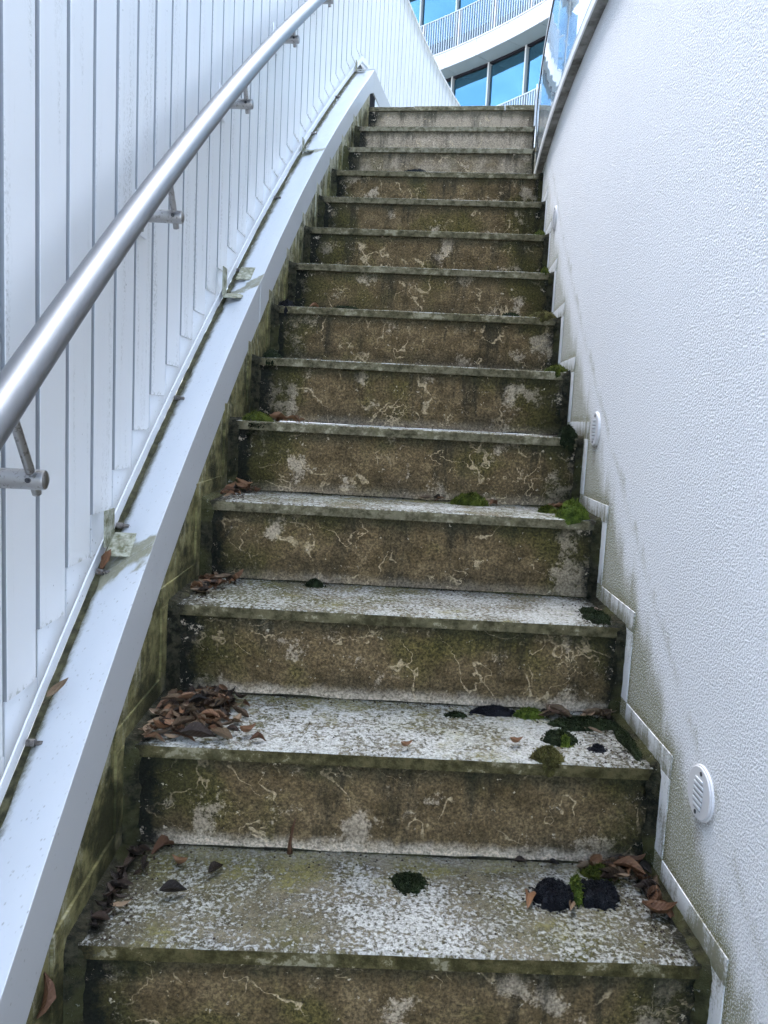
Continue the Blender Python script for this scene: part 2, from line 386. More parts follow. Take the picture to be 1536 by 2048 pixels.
def mat_paint(name, c=(.78, .795, .81), rough=.42, specks=True):
    t = NT(name); P = t.geo()
    sp = t.noise(P, 120, 3, .7); col = t.mix(t.noise(P, 3, 3, .5), tuple(x * .95 for x in c), tuple(min(1, x * 1.03) for x in c))
    if specks:
        dots = t.mul(t.sub(1., t.sst(t.voro(P, 75), .08, .2)), t.sst(t.noise(P, 14, 2, .5), .46, .6))
        col = t.mix(t.mul(dots, .65), col, (.24, .235, .2))
    t.bump(sp, .08, .001)
    return t.fin(col, rough, .45)

def mat_beam_top():
    t = NT('beam_top_skylit'); uv, a, s = t.uv(); P = t.comb(a, s, 0.0)
    n2 = t.noise(P, 32, 5, .7); sp = t.noise(P, 260, 3, .75); n1 = t.noise(P, 7, 4, .6)
    col = t.mix(n1, (.52, .555, .6), (.59, .615, .64))
    dots = t.mul(t.sub(1., t.sst(t.voro(P, 120), .1, .26)), t.sst(n2, .44, .6))
    col = t.mix(t.mul(dots, .6), col, (.2, .2, .17))
    wet = t.mul(t.sst(n1, .55, .72), .25); col = t.mix(wet, col, (.58, .61, .63))
    # green film against the cladding (a runs from 0 at the cladding to about 0.1)
    e = t.sub(1., t.sst(t.add(a, t.mul(t.sub(n2, .5), .034)), .002, .021))
    col = t.mix(t.mul(e, t.sst(sp, .3, .55, .55, 1.)), col, t.mix(n2, (.03, .032, .012), (.16, .155, .08)))
    # seepage at the lapped joints
    for sj, wd in ((.70, .075), (1.72, .04), (2.80, .03)):
        dj = t.math('ABSOLUTE', t.sub(t.add(s, t.mul(t.sub(t.noise(P, 14, 4, .6), .5), .16)), sj))
        col = t.mix(t.mul(t.sub(1., t.sst(dj, wd * .35, wd * .6)), t.sst(n2, .3, .5, .5, .95)), col, t.mix(sp, (.12, .115, .055), (.34, .33, .24)))
    return t.fin(col, t.sst(n1, .4, .7, .3, .5), .5)

def mat_steel(name='brushed_steel', c=(.30, .305, .315), rough=.46, dirt=0.0):
    t = NT(name); P = t.obj()
    n = t.noise(P, 90, 4, .6); col = t.mix(n, tuple(x * .92 for x in c), c)
    if dirt:
        col = t.mix(t.sst(t.noise(P, 120, 4, .7), .52, .64, 0, dirt), col, (.09, .085, .06))
    t.bump(t.noise(t.vscale(P, (1, 1, 1)), 500, 2, .5), .05, .0004)
    return t.fin(col, rough, .5, 1.0)

def mat_plain(name, c1, c2, scale=40, rough=.8, bump=.4, spec=.25, dist=.003):
    t = NT(name); P = t.obj(); r = t.rand()
    Q = t.vadd(P, t.comb(t.mul(r, 31.), t.mul(r, 9.), r)); n = t.noise(Q, scale, 5, .65)
    if bump: t.bump(n, bump, dist)
    return t.fin(t.mix(t.sst(n, .32, .68), c1, c2), rough, spec)

def mat_leaf(name, c1, c2):
    t = NT(name); uv, u, v = t.uv(); r = t.rand(); P = t.vadd(uv, t.comb(t.mul(r, 9.), t.mul(r, 5.), r))
    n = t.noise(P, 3.5, 4, .6); col = t.mix(t.sst(t.add(t.mul(n, .5), t.mul(r, .5)), .25, .75), c1, c2)
    mid = t.sub(1., t.sst(t.math('ABSOLUTE', v), .03, .12)); col = t.mix(t.mul(mid, .5), col, tuple(x * .55 for x in c1))
    ve = t.math('SINE', t.mul(t.sub(u, t.mul(t.math('ABSOLUTE', v), .35)), 52.))
    t.bump(t.add(n, t.mul(ve, .12)), .5, .004)
    return t.fin(col, .6, .35)

def mat_moss(name, dark, mid, tip):
    t = NT(name); uv, u, v = t.uv(); P = t.obj()
    n = t.noise(P, 45, 5, .7); n2 = t.noise(P, 260, 2, .6)
    col = t.mix(t.sst(n, .35, .65), dark, mid); col = t.mix(t.mul(t.sst(n2, .45, .65), u), col, tip)
    t.bump(t.add(n, n2), .8, .004)
    return t.fin(col, .95, .1)

M = {}
M['riser'] = mat_riser(); M['tread'] = mat_tread(); M['nosing'] = mat_nosing()
M['render'] = mat_render_wall(); M['side'] = mat_side_wall()
M['skirt_r'] = mat_skirting('pale_skirting_stone', False)
M['slat'] = mat_slat(); M['paint'] = mat_paint('white_paint', (.82, .83, .845)); M['paint_clean'] = mat_paint('white_panel', (.83, .84, .85), .35, False)
M['backing'] = mat_paint('flashing_paint', (.8, .83, .86), .35)
M['return_shade'] = mat_paint('return_shade_grey', (.36, .38, .4), .6, False)  # shade of the slat grooves, put into the return faces as grey
M['groove_shade'] = mat_paint('backing_shade_grey', (.22, .235, .25), .6, False)  # grey on the backing sheet stands in for shade deep in the grooves
M['beamtop'] = mat_beam_top(); M['beamside'] = mat_paint('beam_side_shaded', (.47, .475, .48), .45)  # one paint: side darkened as shade, top lighter and bluer as skylight
M['steel'] = mat_steel(); M['bracket'] = mat_steel('weathered_steel', (.42, .41, .4), .32, .55)
M['bolt'] = mat_plain('rusty_bolt', (.05, .045, .04), (.2, .18, .16), 120, .6)
M['plate'] = mat_plain('mossy_plate', (.13, .13, .07), (.42, .42, .34), 60, .8)
M['dark'] = mat_plain('dark_void', (.006, .006, .01), (.012, .012, .016), 10, .9, 0)
def mat_black_dirt():
    t = NT('black_dirt'); P = t.geo(); n = t.noise(P, 60, 5, .7); f = t.noise(P, 95, 4, .75); g_ = t.noise(P, 7, 3, .6)
    col = t.mix(t.sst(n, .35, .65), (.01, .01, .007), (.045, .042, .026))
    col = t.mix(t.sst(g_, .5, .62, 0, .6), col, (.06, .06, .022))
    col = t.mix(t.sst(t.add(f, t.mul(t.sub(g_, .5), .35)), .66, .71, 0, .6), col, (.3, .29, .26))
    t.bump(t.add(n, f), .9, .005)
    return t.fin(col, .95, .1)
M['blackdirt'] = mat_black_dirt()
M['seam'] = mat_plain('mossy_seam', (.02, .02, .01), (.09, .085, .045), 60, .95)
M['coping'] = mat_plain('weathered_coping', (.10, .095, .085), (.36, .35, .33), 14, .85)
M['light'] = mat_paint('fitting_paint', (.74, .73, .74), .45, False)
M['slot'] = mat_plain('fitting_lens', (.62, .64, .66), (.7, .72, .74), 40, .4, 0)
M['slit'] = mat_plain('fitting_slit', (.25, .25, .26), (.38, .38, .4), 60, .7, 0)
M['screw'] = mat_plain('dark_screw', (.04, .04, .045), (.1, .1, .1), 80, .5)
M['ground'] = mat_plain('plaza_concrete', (.42, .41, .385), (.5, .49, .46), 12, .9)
M['landing'] = mat_plain('landing_stone', (.08, .076, .05), (.24, .225, .17), 30, .9)
M['leaf_red'] = mat_leaf('leaf_red_brown', (.1, .046, .022), (.22, .112, .054))
M['leaf_brown'] = mat_leaf('leaf_brown', (.085, .053, .03), (.22, .15, .09))
M['leaf_pale'] = mat_leaf('leaf_pale', (.3, .19, .14), (.46, .33, .27))
M['leaf_dark'] = mat_leaf('leaf_wet_dark', (.02, .014, .01), (.06, .036, .024))
M['moss'] = mat_moss('moss_green', (.02, .028, .006), (.075, .09, .014), (.17, .185, .03))
M['moss_bright'] = mat_moss('moss_bright', (.025, .04, .008), (.09, .125, .018), (.2, .24, .04))
M['moss_dark'] = mat_moss('moss_dark', (.006, .009, .004), (.02, .028, .012), (.05, .065, .028))
M['moss_black'] = mat_moss('moss_black', (.006, .006, .008), (.016, .017, .02), (.04, .042, .045))
M['moss_yellow'] = mat_moss('moss_yellow', (.03, .026, .01), (.09, .08, .025), (.2, .19, .06))

def mat_glass_pane():
    t = NT('balustrade_glass'); P = t.geo()
    t.b.inputs['Transmission Weight'].default_value = .72; t.b.inputs['IOR'].default_value = 1.5
    t.bump(t.noise(t.vscale(P, (1, 1, .5)), 2.2, 2, .5), .09, .02)
    return t.fin((.7, .78, .84), .02, .8)
M['glass'] = mat_glass_pane()
def mat_window():
    t = NT('coated_window_glass'); P = t.geo()
    t.bump(t.noise(P, .35, 1, .5), .05, .05)
    return t.fin((.068, .16, .22), .03, .5, .92)
M['window'] = mat_window()
M['frame'] = mat_paint('window_frame', (.36, .36, .35), .4, False)
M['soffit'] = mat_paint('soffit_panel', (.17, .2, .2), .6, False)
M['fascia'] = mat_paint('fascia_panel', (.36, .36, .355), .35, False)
M['baluster'] = mat_paint('railing_paint', (.25, .28, .3), .4, False)

# ---------------------------------------------------------------- ground and landing (structure)
GZ = -3 * H
g = MB()
g.quad([(-140, -160, GZ), (160, -160, GZ), (160, 200, GZ), (-140, 200, GZ)])
tag(g.build('ground', M['ground']), kind='structure')
N = 14
LZ = N * H + .008
def fn(s, o, z): return pt(s, o, z)
b = MB(); b.box(fn, N * D + .30, 12.0, -.50, .455, LZ - .16, LZ, 24)
tag(b.build('landing', M['landing']), kind='structure')

# ---------------------------------------------------------------- staircase
stair = tag(empty('staircase', (0, 0, GZ)), 'curved flight of algae-stained stone steps rising between white walls', 'staircase')
ALG = {1: .75, 2: .8, 3: .95, 4: .95, 5: .85, 6: .9, 7: .9, 8: .8, 9: .85, 10: .72, 11: .65, 12: .38, 13: .2, 14: .2}
DIRT = {1: .0, 2: -.035, 3: -.02, 4: .0, 5: .01}
LE = -.484
def wob(x, y, z, sc): return mnoise.noise(Vector((x * sc, y * sc, z * sc)))
def make_tread(i):
    t = MB(); nx = 70; dep = D + .02; th = .0245
    hw_r = .480 if i < 12 else .452
    zt = i * H + (0 if i < N else .008); s0 = i * D
    ys = [0, .004, .02, .08, .16, dep + .012]
    grid = []
    for k, y in enumerate(ys):
        row = []
        for j in range(nx + 1):
            o = LE + (hw_r - LE) * j / nx
            e = wob(o, i * 3.1, 0, 14) * .0016 + wob(o, i * 1.7, 5, 60) * .0011
            chip = max(0, wob(o, i * 9.3, 2, 23) - .42) * .012
            dz = -.0022 if k == 0 else 0
            row.append(t.vert(pt(s0 + y + (e + chip if k < 2 else 0), o, zt + dz + wob(o, y, i, 7) * .0012)))
        grid.append(row)
    for k in range(len(ys) - 1):
        for j in range(nx):
            o0 = LE + (hw_r - LE) * j / nx; o1 = LE + (hw_r - LE) * (j + 1) / nx
            t.face([grid[k][j], grid[k][j + 1], grid[k + 1][j + 1], grid[k + 1][j]], [(o0, ys[k]), (o1, ys[k]), (o1, ys[k + 1]), (o0, ys[k + 1])], 0)
    lowr = []; backr = []
    for j in range(nx + 1):
        o = LE + (hw_r - LE) * j / nx
        lowr.append(t.vert(pt(s0 + wob(o, i, 8, 30) * .001, o, zt - th)))
        backr.append(t.vert(pt(s0 + dep + .012, o, zt - th)))
    for j in range(nx):
        o0 = LE + (hw_r - LE) * j / nx; o1 = LE + (hw_r - LE) * (j + 1) / nx
        t.face([lowr[j], lowr[j + 1], grid[0][j + 1], grid[0][j]], [(o0, 0), (o1, 0), (o1, th), (o0, th)], 1)
        t.face([backr[j], backr[j + 1], lowr[j + 1], lowr[j]], [(o0, .2), (o1, .2), (o1, 0), (o0, 0)], 1)
    for j in (0, nx):
        t.face([grid[k][j] for k in range(len(ys))] + [backr[j], lowr[j]], [(.5 if j else -.5, 0)] * (len(ys) + 2), 1)
    ob = t.build('tread', [M['tread'], M['nosing']], stair, auto=40)
    ob['dirt'] = float(DIRT.get(i, .03)); ob['worn'] = {1: .05, 2: .0, 3: .04}.get(i, .03); ob['lime'] = {1: 1.0, 2: .35}.get(i, .15); ob['pale'] = {3: 1., 4: .9, 5: 1., 6: .9, 11: 1., 12: 1.}.get(i, .75)
    ob['clean'] = {1: .05, 2: .1, 3: .3, 4: .6, 5: .6, 6: .55, 7: .4, 8: .6, 9: .45, 10: .6, 11: .45, 12: 1., 13: 1.}.get(i, .0)
    return ob
def make_riser(i):
    t = MB(); nx, nz = 60, 8
    s0 = i * D + .0075; z0 = (i - 1) * H + .0012; z1 = i * H - .0235 + (0 if i < N else .008)
    hw_r = .480 if i < 12 else .452
    rows = []
    for k in range(nz + 1):
        z = z0 + (z1 - z0) * k / nz
        rows.append([t.vert(pt(s0 - .003 * (1 - k / nz) + wob(o, z, i * 4.4, 9) * .002 + wob(o, z, i * 2.2, 45) * .0008, o, z)) for o in [LE + (hw_r - LE) * j / nx for j in range(nx + 1)]])
    for k in range(nz):
        for j in range(nx):
            o0 = LE + (hw_r - LE) * j / nx; o1 = LE + (hw_r - LE) * (j + 1) / nx
            v0 = (z1 - z0) * k / nz; v1 = (z1 - z0) * (k + 1) / nz
            t.face([rows[k][j], rows[k][j + 1], rows[k + 1][j + 1], rows[k + 1][j]], [(o0, v0), (o1, v0), (o1, v1), (o0, v1)])
    bk = [t.vert(pt(s0 + .025, o, z)) for o, z in ((LE, z0), (hw_r, z0), (hw_r, z1), (LE, z1))]
    t.face([bk[0], bk[3], bk[2], bk[1]])
    t.face([rows[nz][j] for j in range(nx + 1)] + [bk[2], bk[3]]); t.face([rows[0][j] for j in range(nx, -1, -1)] + [bk[0], bk[1]])
    t.face([rows[k][0] for k in range(nz + 1)] + [bk[3], bk[0]], [(.6, .06)] * (nz + 3)); t.face([rows[k][nx] for k in range(nz, -1, -1)] + [bk[1], bk[2]], [(.6, .06)] * (nz + 3))
    ob = t.build('riser', M['riser'], stair, auto=40)
    ob['algae'] = float(ALG.get(i, .8)); ob['lime'] = {2: 1.0, 3: .8}.get(i, .25)
    return ob
def joint_dirt(i, side):
    """black humus packed in the joint between the step end and the skirting"""
    t = MB()
    oa, ob_ = (-.5025, -.474) if side < 0 else ((.473, .4932) if i < 12 else (.448, .458))
    prof = [(i * D + .006 - .012, (i - 1) * H), (i * D - .004, i * H - .012), (i * D + .004, i * H + .003), ((i + 1) * D + .012, i * H + .004)]
    pts = []
    for (sa, za), (sb, zb) in zip(prof, prof[1:]):
        n = max(3, int(math.hypot(sb - sa, zb - za) / .008))
        for k in range(n): pts.append((sa + (sb - sa) * k / n, za + (zb - za) * k / n))
    pts.append(prof[-1]); rows = []
    for s, z in pts:
        row = []
        for k in range(6):
            o = oa + (ob_ - oa) * k / 5
            edge = (k / 5 if side < 0 else 1 - k / 5)          # 0 at the wall side
            lift = (.0035 * (1 - edge) ** 1.5 + abs(wob(o, s, z, 60)) * .0045 * (1 - edge * .7)) - .004 * edge - .003 * (edge > .9)
            o2 = o + wob(s, z, i + side, 40) * .007 * edge
            flat = s > i * D + .003
            row.append(t.vert(pt(s - (0 if flat else lift), o2, z + (lift if flat else 0))))
        rows.append(row)
    for a in range(len(rows) - 1):
        for k in range(5): t.face([rows[a][k], rows[a][k + 1], rows[a + 1][k + 1], rows[a + 1][k]])
    return t.build('joint_dirt', M['blackdirt'], stair, smooth=True, flip=False)
for i in range(-2, N + 1):
    make_tread(i) if i < N else None
    make_riser(i)
    if 0 < i < N:
        jl = MB(); m0 = 0; rr = []
        for k in range(91):
            o = LE + .004 + (.462 - LE) * k / 90; q = max(0., wob(o, i * 2.3, 0, 9) + .35) * .0035 + abs(wob(o, i, 3, 45)) * .002 + .0006
            s_ = (i + 1) * D + .0050
            rr.append([jl.vert(pt(s_ - q * 1.4, o, i * H + .0016)), jl.vert(pt(s_, o, i * H + .0016 + q)), jl.vert(pt(s_ + .004, o, i * H + .0010 + q))])
        for k in range(90):
            for q in range(2): jl.face([rr[k][q], rr[k][q + 1], rr[k + 1][q + 1], rr[k + 1][q]])
        jl.build('joint_line', M['blackdirt'], stair, flip=False)
    if 0 <= i <= N - 1:
        joint_dirt(i, -1); joint_dirt(i, 1)
# top edge: three worn edging slabs with open joints
for a, bb, dz in ((LE, -.225, 0), (-.221, .285, .003), (.290, .450, .006)):
    t = MB(); nx = 24; g0 = []
    for y in (0, .006, .30):
        g0.append([t.vert(pt(N * D + y + wob(o, 3, 1, 25) * .002 * (y < .1), o, LZ + dz + wob(o, 1, 7, 15) * .002 - (.003 if y == 0 else 0))) for o in [a + (bb - a) * j / nx for j in range(nx + 1)]])
    lo = [t.vert(pt(N * D + y, o, LZ - .0225)) for y, o in ((0, a), (0, bb), (.30, bb), (.30, a))]
    for k in range(2):
        for j in range(nx): t.face([g0[k][j], g0[k][j + 1], g0[k + 1][j + 1], g0[k + 1][j]], [(a + (bb - a) * j / nx, .1 * k)] * 4)
    us = [a + (bb - a) * j / nx for j in range(nx + 1)]
    t.face([lo[0], lo[1]] + g0[0][::-1], [(a, 0), (bb, 0)] + [(q, .03) for q in us[::-1]])
    t.face([lo[0], lo[3], g0[2][0], g0[1][0], g0[0][0]]); t.face([lo[1], lo[2], g0[2][nx], g0[1][nx], g0[0][nx]]); t.face(lo); t.face([lo[2], lo[3]] + g0[2])
    ob = t.build('edging_slab', M['nosing'], stair); ob['pale'] = 1.0; ob['clean'] = .7

def skirt(i, side):
    mt = M['side'] if side < 0 else M['skirt_r']
    oa, ob_ = (-.512, -.5022) if side < 0 else (.4930, .4956)
    jig = rnd.uniform(-.002, .002)
    t = MB(); t.box(lambda s, o, z: pt(s, o, z), i * D - .047 + jig, (i + 1) * D - .049, oa + jig * .4, ob_ + jig * .4, i * H + .0005, i * H + .045 + jig, 3)
    def uvfix(t):
        pass
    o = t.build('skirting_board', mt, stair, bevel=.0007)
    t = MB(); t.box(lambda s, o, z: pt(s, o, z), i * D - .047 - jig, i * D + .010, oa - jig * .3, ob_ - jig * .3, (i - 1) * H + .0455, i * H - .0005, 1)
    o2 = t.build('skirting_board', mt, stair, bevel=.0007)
    for q in (o, o2):                                  # uv = (s, z)
        me = q.data; ul = me.uv_layers['uv']
        for lp in me.loops:
            c = me.vertices[lp.vertex_index].co; ul.data[lp.index].uv = (math.atan2(c.y, RAD - c.x) * RAD, c.z)
for i in range(-1, N):
    skirt(i, -1)
    if i < 12: skirt(i, 1)

def sz_uv(o):
    me = o.data; ul = me.uv_layers['uv']; mw = o.location
    for lp in me.loops:
        c = me.vertices[lp.vertex_index].co; ul.data[lp.index].uv = (math.atan2(c.y + mw.y, RAD - c.x - mw.x) * RAD, c.z + mw.z)

# ---------------------------------------------------------------- right hand wall, coping, glass
WT = 2.212
wall = MB(); wall.box(fn, -2.6, 9.0, .495, .78, GZ, WT - .001, 60)
wr = wall.build('rendered_wall', M['render']); sz_uv(wr)
tag(wr, 'bright white rough-rendered wall along the open side of the steps', 'wall')
bal = tag(empty('glass_balustrade', pt(1.5, .472, WT)), 'reflective glass balustrade on stained coping above the white rendered wall', 'balustrade')
b = MB(); b.box(fn, -2.6, 9.0, .4645, .80, WT, WT + .012, 60); b.build('coping', M['coping'], bal)
b = MB(); b.box(fn, -2.6, 9.0, .4585, .4640, WT - .004, WT + .026, 60); b.build('edge_profile', M['paint_clean'], bal)
b = MB(); b.box(fn, -2.6, 9.0, .4625, .4800, WT + .0265, WT + .034, 60); b.build('gasket', M['dark'], bal)
b = MB(); b.box(fn, -2.6, 9.0, .4615, .4800, WT + .0345, WT + .046, 60); b.build('clamp_rail', M['bracket'], bal)
edges = [-2.6, -1.0, .6, 2.18, 3.78, 5.4, 7.0, 8.6]
for a, c in zip(edges, edges[1:]):
    b = MB(); b.box(fn, a + .004, c - .004, .467, .477, WT + .0465, 2.800, 10); b.build('glass_pane', M['glass'], bal, smooth=False)
b = MB(); b.box(fn, -2.6, 9.0, .4645, .4795, 2.8005, 2.812, 60); b.build('gasket', M['dark'], bal)
b = MB(); b.box(fn, -2.6, 9.0, .463, .481, 2.8125, 2.826, 60); b.build('top_rail', M['paint_clean'], bal)
b = MB(); b.box(fn, 3.70, 3.72, .4525, .4600, 2.60, 2.86, 1); b.build('end_strip', M['paint_clean'], bal)

# ---------------------------------------------------------------- stained wall under the beam
def interp(tab, s):
    if s <= tab[0][0]: return tab[0][1]
    for (a, va), (c, vc) in zip(tab, tab[1:]):
        if s <= c: return va + (vc - va) * (s - a) / (c - a)
    return tab[-1][1]
BO, BL = -.5022, -.610
TOP = [(-2.6, .236), (.70, .232), (1.72, .181), (3.985, .1500)]
LFT = [(-2.6, .170), (.70, .165), (1.72, .134), (4.085, .146)]
BOT = [(-2.6, .086), (.70, .084), (1.72, .046), (3.985, .045)]
def ztop(s): return SL * s + interp(TOP, s) if s < 3.985 else 3.075
def zlft(s): return SL * s + interp(LFT, s) if s < 3.99 else SL * 3.99 + .150
def zbot(s): return SL * s + interp(BOT, s) if s < 3.94 else 2.940
b = MB(); n = 90; fr = []; bk = []
for k in range(n + 1):
    s = -2.6 + (3.905 + 2.6) * k / n
    z1 = zbot(s) + .03; z0 = max(GZ, SL * s - .35)
    fr.append((b.vert(pt(s, -.5068, z0)), b.vert(pt(s, -.5068, z1)))); bk.append((b.vert(pt(s, -.56, z0)), b.vert(pt(s, -.56, z1))))
for k in range(n):
    b.face([fr[k][0], fr[k + 1][0], fr[k + 1][1], fr[k][1]]); b.face([bk[k][0], bk[k][1], bk[k + 1][1], bk[k + 1][0]])
    b.face([fr[k][1], fr[k + 1][1], bk[k + 1][1], bk[k][1]]); b.face([fr[k][0], bk[k][0], bk[k + 1][0], fr[k + 1][0]])
b.face([fr[0][0], fr[0][1], bk[0][1], bk[0][0]]); b.face([fr[n][0], bk[n][0], bk[n][1], fr[n][1]])
sw = b.build('side_wall', M['side']); sz_uv(sw)
tag(sw, 'low olive-stained wall between the steps and the white sloping beam', 'wall')

# ---------------------------------------------------------------- white sloping beam
beam = tag(empty('sloping_beam', pt(.7, -.56, SL * .7)), 'white boxed metal beam climbing beside the steps under the handrail', 'beam')
def beam_seg(s0, s1, n, dz=0.0, do=0.0, flat=False):
    b = MB(); rows = []
    for k in range(n + 1):
        s = s0 + (s1 - s0) * k / n
        zt, zl, zb = (ztop(s), zlft(s), zbot(s)) if not flat else (3.075, SL * 3.99 + .150, 2.940)
        rows.append([b.vert(pt(s, o, z)) for o, z in ((BL, zl + dz), (BO + do, zt + dz), (BO + do, zb + dz * .5), (BL, zb))])
    for k in range(n):
        A, B = rows[k], rows[k + 1]; sa = s0 + (s1 - s0) * k / n; sb = s0 + (s1 - s0) * (k + 1) / n
        for q in range(4):
            q2 = (q + 1) % 4
            u = [0, .1, .22, .32, .42]
            b.face([A[q], A[q2], B[q2], B[q]], [(u[q], sa), (u[q + 1], sa), (u[q + 1], sb), (u[q], sb)], 0 if q == 0 else 1)
    b.face(rows[0][::-1], mi=1); b.face(rows[-1], mi=1)
    return b.build('beam_length', [M['beamtop'], M['beamside']], beam, bevel=.0018)
beam_seg(-2.6, .698, 20); beam_seg(.702, 1.716, 12, -.004, -.002); beam_seg(1.721, 3.985, 26, -.006, -.001); beam_seg(3.986, 7.5, 14, 0, -.001, True)
# panel behind the level part, and a black box painting the shade in the gap by the top riser
b = MB(); b.box(fn, 4.075, 7.5, -.53, -.5075, LZ - .12, 2.938, 12); b.build('end_panel', M['backing'], beam)
b = MB(); b.box(fn, 3.907, 4.073, -.60, -.5095, LZ - .12, 2.938, 2); b.build('opening_shade', M['dark'], beam)
def clip(s, o, zc, size, tilt, upright):
    c = MB(); base = pt(s, o, zc); tx = (pt(s + .01, o) - pt(s - .01, o)).normalized(); nx = (pt(s, o + .01) - pt(s, o - .01)).normalized()
    sx = (tx + Vector((0, 0, tilt))).normalized(); nz = nx.cross(sx) * -1
    def f(a, q, e): return base + sx * a + nx * q + nz * e
    c.box(f, -size[0] / 2, size[0] / 2, -size[1] / 2, size[1] / 2, 0, .003)
    p = c.build('lap_plate', M['plate'], beam)
    c = MB(); q0 = base + sx * (-size[0] * .3) + nx * (size[1] * .02)
    c.tube([q0 + nz * .002, q0 + nz * .006], .004, 8); c.build('plate_screw', M['bolt'], beam)
    if upright:
        c = MB(); c.box(lambda a, q, e: base + tx * a + nx * q + Vector((0, 0, e)), -size[0] * .35, size[0] * .4, -size[1] / 2 - .004, -size[1] / 2 - .001, -.005, upright); c.build('upright_tab', M['plate'], beam)
clip(.735, -.572, zlft(.735) + .03, (.072, .062), .62, .07)
clip(1.66, -.575, zlft(1.66) + .026, (.06, .058), .35, .085)
clip(1.80, -.568, zlft(1.80) + .020, (.09, .06), .70, 0)
clip(2.80, -.578, zlft(2.80) + .016, (.05, .045), .4, .05)
clip(3.95, -.578, zlft(3.95) + .014, (.05, .05), .4, .05)
for s in (.387, .69, .80, 1.20, 1.83, 2.35, 3.0, 3.5):
    c = MB(); p0 = pt(s, -.6125, zlft(s) + .012); nx = (pt(s, 0) - pt(s, -.1)).normalized()
    c.tube([p0, p0 + nx * .014], .0065, 8); c.tube([p0 + nx * .0145, p0 + nx * .026], .0042, 6); c.build('bolt', M['bolt'], beam)

b = MB(); rows = []; n = 420
for k in range(n + 1):
    s = -2.4 + 6.35 * k / n; q = abs(wob(s, 1, 2, 22)) + .6 * abs(wob(s, 5, 2, 70))
    o1 = -.6055 + .010 * q; zz = zlft(s) + .0035
    rows.append([b.vert(pt(s, o, z)) for o, z in ((-.6162, zz + .002 + .003 * q), (-.612, zz + .001 + .002 * q), (o1, SL * s * 0 + zlft(s) + (ztop(s) - zlft(s)) * (o1 - BL) / (BO - BL) + .0012))])
for k in range(n):
    for q in range(2): b.face([rows[k][q], rows[k][q + 1], rows[k + 1][q + 1], rows[k + 1][q]])
b.build('dirt_seam', M['seam'], beam, smooth=True, flip=False)

# ---------------------------------------------------------------- slatted wall
cl = tag(empty('slatted_wall', pt(1.0, -.64, GZ)), 'tall white wall of vertical metal slats behind the handrail', 'wall')
SO = -.630; PITCH = .1187; G0 = .470
ZT = 4.215
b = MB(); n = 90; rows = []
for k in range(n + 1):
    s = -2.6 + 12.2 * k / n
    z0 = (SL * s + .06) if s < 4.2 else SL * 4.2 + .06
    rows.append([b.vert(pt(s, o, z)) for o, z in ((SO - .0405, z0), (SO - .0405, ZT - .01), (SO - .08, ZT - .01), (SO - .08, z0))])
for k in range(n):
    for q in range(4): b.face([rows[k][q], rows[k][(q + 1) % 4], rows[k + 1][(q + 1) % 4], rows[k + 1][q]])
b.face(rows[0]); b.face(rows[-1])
b.build('backing_sheet', M['groove_shade'], cl)
def zlip(s): return (SL * s + interp(LFT, s) + .012) if s < 4.18 else SL * 4.18 + .162
k = -25
while True:
    s0 = G0 + k * PITCH + .0078; s1 = G0 + (k + 1) * PITCH - .0078
    k += 1
    if s0 < -2.4: continue
    if s1 > 9.4: break
    zb = zlip(s1) + .022 + rnd.uniform(-.003, .003)
    org = pt((s0 + s1) / 2, SO, zb)
    t = MB()
    tilt = rnd.uniform(-.0006, .0006)
    # folded cassette: front face, chamfered left edge, deep returns
    prof = [(s0, SO - .0395), (s0, SO - .0008), (s0 + .001, SO), (s1 - .003, SO + .0006 + tilt), (s1, SO - .003), (s1, SO - .0395)]
    lo = [t.vert(pt(s, o, zb)) for s, o in prof]; hi = [t.vert(pt(s, o, ZT - .012)) for s, o in prof]
    for q in range(len(prof)):
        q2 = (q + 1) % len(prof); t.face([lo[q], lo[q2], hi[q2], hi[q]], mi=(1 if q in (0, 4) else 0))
    t.face(lo[::-1]); t.face(hi)
    ob = t.build('slat', [M['slat'], M['return_shade']], cl, origin=org); ob['height'] = float(ZT - .012 - zb)
    t = MB(); tri = [(s0 + .0005, zlip(s0) - .02), (s1 + .012, zlip(s1) - .02), (s1 + .012, zb - .001), (s0 + .0005, zb - .001)]
    fa = [t.vert(pt(q, SO - .004, zz)) for q, zz in tri]; fb = [t.vert(pt(q, SO - .007, zz)) for q, zz in tri]
    t.face(fa); t.face(fb[::-1])
    for q in range(4): t.face([fa[q], fa[(q + 1) % 4], fb[(q + 1) % 4], fb[q]])
    t.build('foot_flashing', M['backing'], cl)
b = MB(); b.box(fn, -2.6, 9.6, SO - .09, SO + .006, ZT - .0115, ZT, 70); b.build('top_trim', M['paint'], cl)
# angle profile that receives the feet of the slats
b = MB(); n = 80; rows = []
for k in range(n + 1):
    s = -2.6 + 10 * k / n
    zz = zlip(s) - .006
    rows.append([b.vert(pt(s, o, z)) for o, z in ((-.6165, zz), (-.6165, zz + .030), (-.6195, zz + .030), (-.6195, zz))])
for k in range(n):
    for q in range(4): b.face([rows[k][q], rows[k][(q + 1) % 4], rows[k + 1][(q + 1) % 4], rows[k + 1][q]])
b.face(rows[0]); b.face(rows[-1])
b.build('foot_profile', M['paint'], cl)

